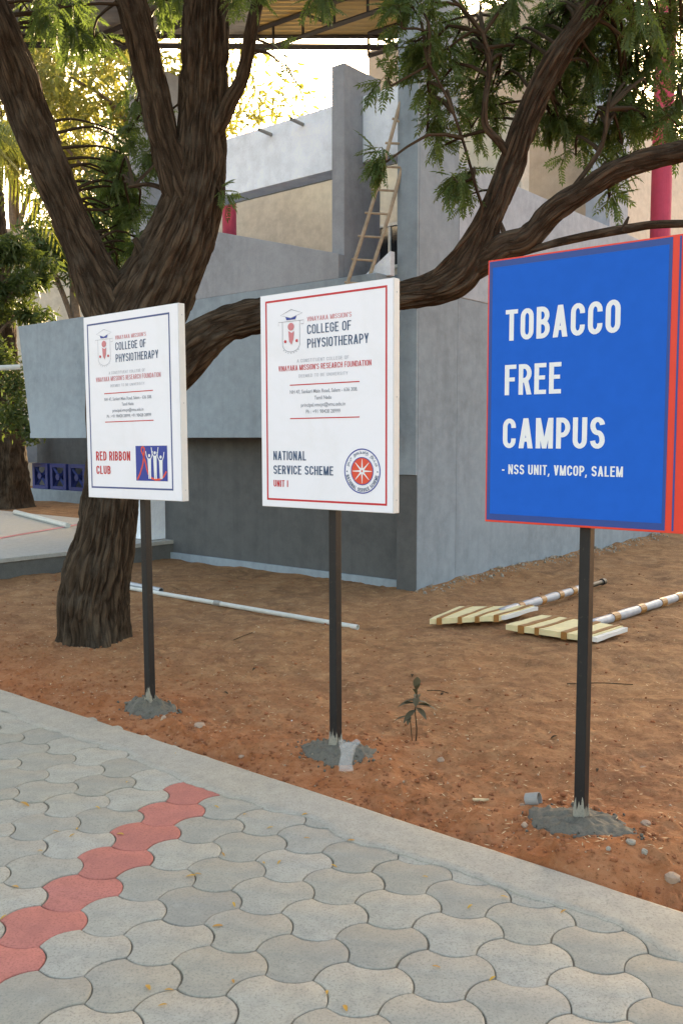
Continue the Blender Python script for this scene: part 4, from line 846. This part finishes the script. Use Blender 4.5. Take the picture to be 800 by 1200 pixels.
# ladder
t = thing('bamboo_ladder', 'rough wooden ladder leaning on the verandah beside the tall pier', 'ladder', at(418, 330, 9.5))
Yb, Yt = 9.15, 9.22
la, lb = at(403, 345, Yb), at(472, 108, Yt); ra, rb = at(426, 345, Yb), at(483, 150, Yt)
for a, b in ((la, lb), (ra, rb)): obj('rail', tube(catmull([a, (a+b)/2+np.array([.02, 0, 0]), b], .2), .0185, 8), M['bamboo'], t)
for k in range(9):
    f = .06+k*.115; p = lerp(la, lb, f); q = lerp(ra, rb, min(1, f*1.22-.01)); q = q if q[2] < rb[2]+.01 else rb; q = np.array([q[0], q[1], q[2]]); dd = (q-p)/np.linalg.norm(q-p); obj('rung', tube([p-dd*.03, q+dd*.03], .012, 6), M['bamboo'], t)
# seedling
b = lay(487, 869, 0); t = thing('seedling', 'small dark-leaved seedling growing from the soil between middle and right post', 'plant', b)
hs = .27; st_ = [b+np.array([.004*math.sin(k), 0, hs*k/8]) for k in range(9)]; obj('stem', tube(st_, np.linspace(.004, .002, 9), 6), M['twig'], t)
st2 = [b+np.array([-.02, -.01, 0])+np.array([-.012*k/5, 0, .13*k/5]) for k in range(6)]; obj('stem', tube(st2, .0025, 6), M['twig'], t)
def big_leaf(base, d, L_, W_, mat, parent, name='leaf', droop=.35):
    d = np.array(d, float); d /= np.linalg.norm(d); s_ = np.cross(d, [0, 0, 1.0]); s_ = s_/np.linalg.norm(s_) if np.linalg.norm(s_) > .05 else np.array([1.0, 0, 0]); up = np.cross(s_, d); V = []; Fc = []; n = 7
    for i in range(n):
        f = i/(n-1); w_ = W_*math.sin(PI*min(1, f*.92+.06))**.8; c_ = base+d*L_*f+np.array([0, 0, -droop*L_*f*f]); V += [c_+s_*w_/2+up*w_*.18, c_, c_-s_*w_/2+up*w_*.18]
    for i in range(n-1):
        for k in (0, 1): q = 3*i+k; Fc.append((q, q+1, q+4, q+3))
    o = obj(name, (V, Fc), mat, parent, sm=True); a = o.data.attributes.new('tint', 'FLOAT', 'POINT'); a.data.foreach_set('value', [random.random()]*len(V)); return o
tp = st_[-1]
for d, L_, W_, z_ in (((.05, 0, 1), .10, .038, 1.0), ((-1, -.2, .25), .10, .036, .72), ((1, -.1, .1), .11, .036, .70), ((-.7, -.6, -.2), .09, .04, .60), ((.5, -.8, -.1), .085, .036, .64), ((.2, .9, .4), .09, .036, .8), ((-.3, -.3, .8), .07, .03, .9), ((-.9, .3, .0), .085, .04, .78), ((.9, .2, -.05), .09, .04, .76), ((.3, -.3, 1), .08, .034, .95), ((-.1, -.9, .0), .075, .036, .84)): big_leaf(b+np.array([0, 0, hs*z_]), d, L_, W_, M['seed'], t)
for d in ((-1, -.1, .1), (-.2, -.9, .1)): big_leaf(np.array(st2[-1]), d, .08, .024, M['seed'], t)
# pipe stub
p = lay(624, 942, .028); dr = np.array([.75, -.45, .25]); dr /= np.linalg.norm(dr); o = obj('pipe_stub', hollow(p-dr*.028, p+dr*.03, .029, .003, 24), M['pvc_grey']); tag(o, 'short grey pipe offcut lying on the red soil left of the right post', 'pipe offcut')
# plastic bag by the middle footing
b = lay(405, 905, .03); V = []; Fc = []; n, m_ = 14, 16
for i in range(m_):
    f = i/(m_-1)
    for j in range(n):
        a = 2*PI*j/n; r_ = (.035-.012*math.sin(PI*f)+.012*f)*(1+.35*(float(vnoise(np.array([math.cos(a)*2, math.sin(a)*2, f*5])))-.5)); V.append((b[0]+r_*math.cos(a)+.015*f*f, b[1]+r_*.5*math.sin(a), b[2]-.02+.135*f+.012*math.sin(3*a)*f))
for i in range(m_-1):
    for j in range(n): Fc.append((i*n+j, i*n+(j+1) % n, (i+1)*n+(j+1) % n, (i+1)*n+j))
o = obj('plastic_bag', (V, Fc), M['plastic'], sm=True); tag(o, 'crumpled clear plastic bag standing against the foot of the middle post', 'plastic bag')
# straw piece and stones
p = lay(563, 931, .008); o = obj('straw_piece', tube([p-np.array([.035, -.006, 0]), p, p+np.array([.035, -.004, .003])], [.006, .008, .005], 6), M['straw']); tag(o, 'short pale dry stalk lying on the red soil near the grey pipe offcut', 'stalk')
def rock(p, r, mat, seed, name='stone'):
    rr = np.random.default_rng(seed); V = []; Fc = []; n, m_ = 9, 6; sx = rr.uniform(.75, 1.3, 3)
    for i in range(m_+1):
        ph = PI*i/m_
        for j in range(n):
            a = 2*PI*j/n; d = np.array([math.sin(ph)*math.cos(a), math.sin(ph)*math.sin(a), math.cos(ph)]); k = 1+.5*(float(vnoise(d*1.7+seed*1.3))-.5)*2*.6; V.append(p+d*r*k*sx*np.array([1, 1, .7]))
    for i in range(m_):
        for j in range(n): Fc.append((i*n+j, (i+1)*n+j, (i+1)*n+(j+1) % n, i*n+(j+1) % n))
    return V, Fc
for k, (px, py, r, mt, lb) in enumerate([(738, 1003, .018, 'stone_g', 'grey rubble lump just right of the right footing'), (754, 1012, .014, 'stone_g', 'small grey rubble lump farthest right of the right footing'), (712, 1012, .012, 'stone_g', 'small grey lump below the right footing'), (788, 1030, .022, 'stone', 'reddish clod beside the concrete edge at the far right'), (516, 886, .016, 'stone', 'orange clod between the seedling and the concrete edge'), (756, 968, .02, 'stone', 'pale flat stone right of the right post'), (192, 846, .014, 'stone', 'pinkish stone in front of the left footing'), (234, 854, .03, 'stone', 'brown earth clod right of the left footing'), (612, 940, .012, 'stone', 'small clod beside the grey pipe offcut'), (283, 884, .012, 'stone', 'grey-brown pebble lying near the concrete edge left of the middle post'), (614, 969, .016, 'stone', 'brown clod below the grey pipe offcut'), (342, 842, .006, 'w_edge', 'tiny white chip between left and middle posts')]):
    o = obj('stone', rock(lay(px, py, r*.25), r, 0, k+1), M[mt], sm=False); tag(o, lb, 'stone')
for k, (px, py, lb) in enumerate([(563, 784, 'curled pale dead leaf on the soil below the left wrapped sign'), (506, 772, 'dark dead leaf bit on the soil under the left wrapped sign'), (552, 749, 'dark brown dead leaf right beside the left wrapped panel'), (483, 788, 'small dark dead leaf just above the seedling'), (520, 810, 'dark dead leaf just right of the seedling top'), (653, 866, 'black leaf scrap left of the right post, halfway up the soil'), (300, 785, 'brown dead leaf between the left and middle posts'), (186, 752, 'dark dead leaf right of the neem trunk foot'), (262, 812, 'reddish dead leaf between the left and middle footings'), (757, 897, 'small pale dead leaf right of the right post'), (700, 905, 'dark dead leaf close beside the right post'), (420, 790, 'brown dead leaf right of the middle post')]):
    p = lay(px, py, .006); a = random.uniform(0, 6.28); o = big_leaf(np.array(p), (math.cos(a), math.sin(a)*.5, .2), random.uniform(.035, .055), random.uniform(.012, .02), M['stone'] if 'pale' in lb else M['twig'], None, 'dead_leaf', .5); tag(o, lb, 'dead leaf')
# pebbles, clods and leaf litter nobody could count
def scatter(n, smin, smax, fn):
    out = []
    while len(out) < n:
        y = random.uniform(2.9, 10.5); x = random.uniform(-.45*y, .45*y); s = (x-KB[0])*KN[0]+(y-KB[1])*KN[1]
        if s < smin or random.random() > fn(s): continue
        rp = (x-BO[0])*BU[0]+(y-BO[1])*BU[1]; rq = (x-BO[0])*BV[0]+(y-BO[1])*BV[1]
        if rp < 0 and rq > -.02 or rp < -3.9: continue
        out.append((x, y))
    return out
def rocks(name, n, r0, r1, mat, fn):
    Vs, Fs = [], []; c = 0; cube = np.array([(-1,-1,-1),(1,-1,-1),(1,1,-1),(-1,1,-1),(-.7,-.7,1),(.7,-.8,1),(.8,.7,.9),(-.7,.8,1)])*.6; fq = np.array([(0,3,2,1),(4,5,6,7),(0,1,5,4),(1,2,6,5),(2,3,7,6),(3,0,4,7)])
    P = scatter(n, .03, 9, fn); hs_ = gheight(np.array([q[0] for q in P]), np.array([q[1] for q in P]))
    for (x, y), h_ in zip(P, hs_):
        r = r0+(r1-r0)*random.random()**3; Q = Matrix.Rotation(random.uniform(0, 6), 3, 'Z') @ Matrix.Rotation(random.uniform(-.6, .6), 3, 'X'); v = (cube+rng.normal(0, .16, (8, 3)))*r*np.array([1.2, 1, .7]); v = v@np.array(Q)+np.array([x, y, h_+r*.15]); Vs.append(v); Fs.append(fq+c); c += 8
    tag(obj(name, (np.vstack(Vs), np.vstack(Fs)), mat), name.replace('_', ' ')+' strewn over the red soil', 'pebbles' if 'peb' in name else 'clods', kind='stuff')
M['pebble'] = flat('pale_pebble', (.42, .30, .20), .9, .35); M['clod'] = flat('red_clod', (.27, .10, .045), .95, .3, bump=.4)
rocks('pale_pebbles', 900, .0022, .009, M['pebble'], lambda s: .2+.8*math.exp(-s/1.2))
rocks('red_clods', 2600, .003, .016, M['clod'], lambda s: .04+.96*math.exp(-s/.5))
P = scatter(3600, .05, 9, lambda s: .35+.65*math.exp(-abs(s-1.5)/2)); hs_ = gheight(np.array([q[0] for q in P]), np.array([q[1] for q in P])); Vs, Fs, Tn = [], [], []
for k, ((x, y), h_) in enumerate(zip(P, hs_)):
    l = random.uniform(.010, .034); wd = l*random.uniform(.1, .28); a = random.uniform(0, 6.28); d = np.array([math.cos(a), math.sin(a), random.uniform(-.15, .25)]); s_ = np.array([-math.sin(a), math.cos(a), random.uniform(-.2, .2)]); p = np.array([x, y, h_+.005])
    Vs += [p-d*l/2, p+s_*wd/2, p+d*l/2, p-s_*wd/2]; Fs.append((4*k, 4*k+1, 4*k+2, 4*k+3))
tag(obj('leaf_litter', (Vs, Fs), M['straw']), 'pale dry leaf litter and straw scattered over the red soil', 'leaf litter', kind='stuff')
Vs, Fs = [], []; c = 0; cube = np.array([(-1,-1,-1),(1,-1,-1),(1,1,-1),(-1,1,-1),(-.7,-.7,1),(.7,-.8,1),(.8,.7,.9),(-.7,.8,1)])*.6; fq = np.array([(0,3,2,1),(4,5,6,7),(0,1,5,4),(1,2,6,5),(2,3,7,6),(3,0,4,7)])
for k in range(420):
    q_ = random.uniform(-.1, 6.5); p_ = abs(random.gauss(0, .11))+.01; x, y, _z = bp(p_, q_, 0); r_ = random.uniform(.005, .012)+.018*random.random()**4
    Q = Matrix.Rotation(random.uniform(0, 6), 3, 'Z'); v = (cube+rng.normal(0, .2, (8, 3)))*r_@np.array(Q)+np.array([x, y, float(gheight(x, y))+r_*.2]); Vs.append(v); Fs.append(fq+c); c += 8
tag(obj('mortar_rubble', (np.vstack(Vs), np.vstack(Fs)), M['stone_g']), 'crumbled grey mortar rubble along the foot of the right wall', 'rubble', kind='stuff')
# dry twigs on the soil
for k, (x0, y0, x1, y1, lb) in enumerate([(274, 752, 296, 744, 'thin dry twig lying on the soil below the long white pipe'), (664, 802, 741, 801, 'long thin dry twig lying on the soil right of the seedling'), (500, 810, 525, 812, 'short dark dry twig lying on the soil just right of the seedling')]):
    a, b = lay(x0, y0, .006), lay(x1, y1, .008); o = obj('dry_twig', tube(catmull([a, (a+b)/2+np.array([.01, .015, .004]), b], .03), .003, 5), M['twig']); tag(o, lb, 'twig')
# fallen yellow leaves on the pavers
spots = [(24, 940, 2), (62, 974, 0), (145, 978, 1), (50, 997, 0), (88, 977, 0), (112, 945, 0), (228, 1024, 0), (230, 1026, 1), (249, 1086, 1), (273, 1057, 0), (260, 999, 0), (251, 944, 0), (320, 969, 0), (354, 955, 1), (310, 1012, 0), (329, 1008, 0), (388, 1013, 0), (176, 1160, 1), (193, 1160, 0), (196, 1177, 0), (274, 1152, 0), (383, 1165, 0), (8, 1072, 0), (22, 1040, 1), (206, 883, 0), (285, 955, 0), (407, 985, 1), (501, 1028, 0), (553, 1060, 0), (506, 1132, 0), (406, 1185, 1), (580, 1144, 0), (663, 1066, 0), (586, 1050, 0), (148, 917, 0), (90, 972, 0), (356, 870+112, 0)]
for k, (px, py, big) in enumerate(spots):
    p = onz(px, py, .006); a = random.uniform(0, 6.28); o = big_leaf(np.array(p), (math.cos(a), math.sin(a), .12), .026+.014*big, .008+.004*big, M['yleaf'], None, 'fallen_leaf', .3)
    c2 = np.linalg.solve(np.array([LA, LB]).T, p[:2]-LO); s_ = (p[:2]-KB)@KN
    where = 'the poured concrete edge' if s_ > -.19 else ('a red paver' if abs(c2[0]+4+(0)) < .45 else 'a grey paver')
    tag(o, ('larger curled yellow' if big else 'small yellow')+' fallen leaflet lying on '+where, 'fallen leaf', 'fallen yellow leaflets on the paving')
for o in bpy.data.objects:
    if '_loc' in o: del o['_loc']
print('objects', len(bpy.data.objects))
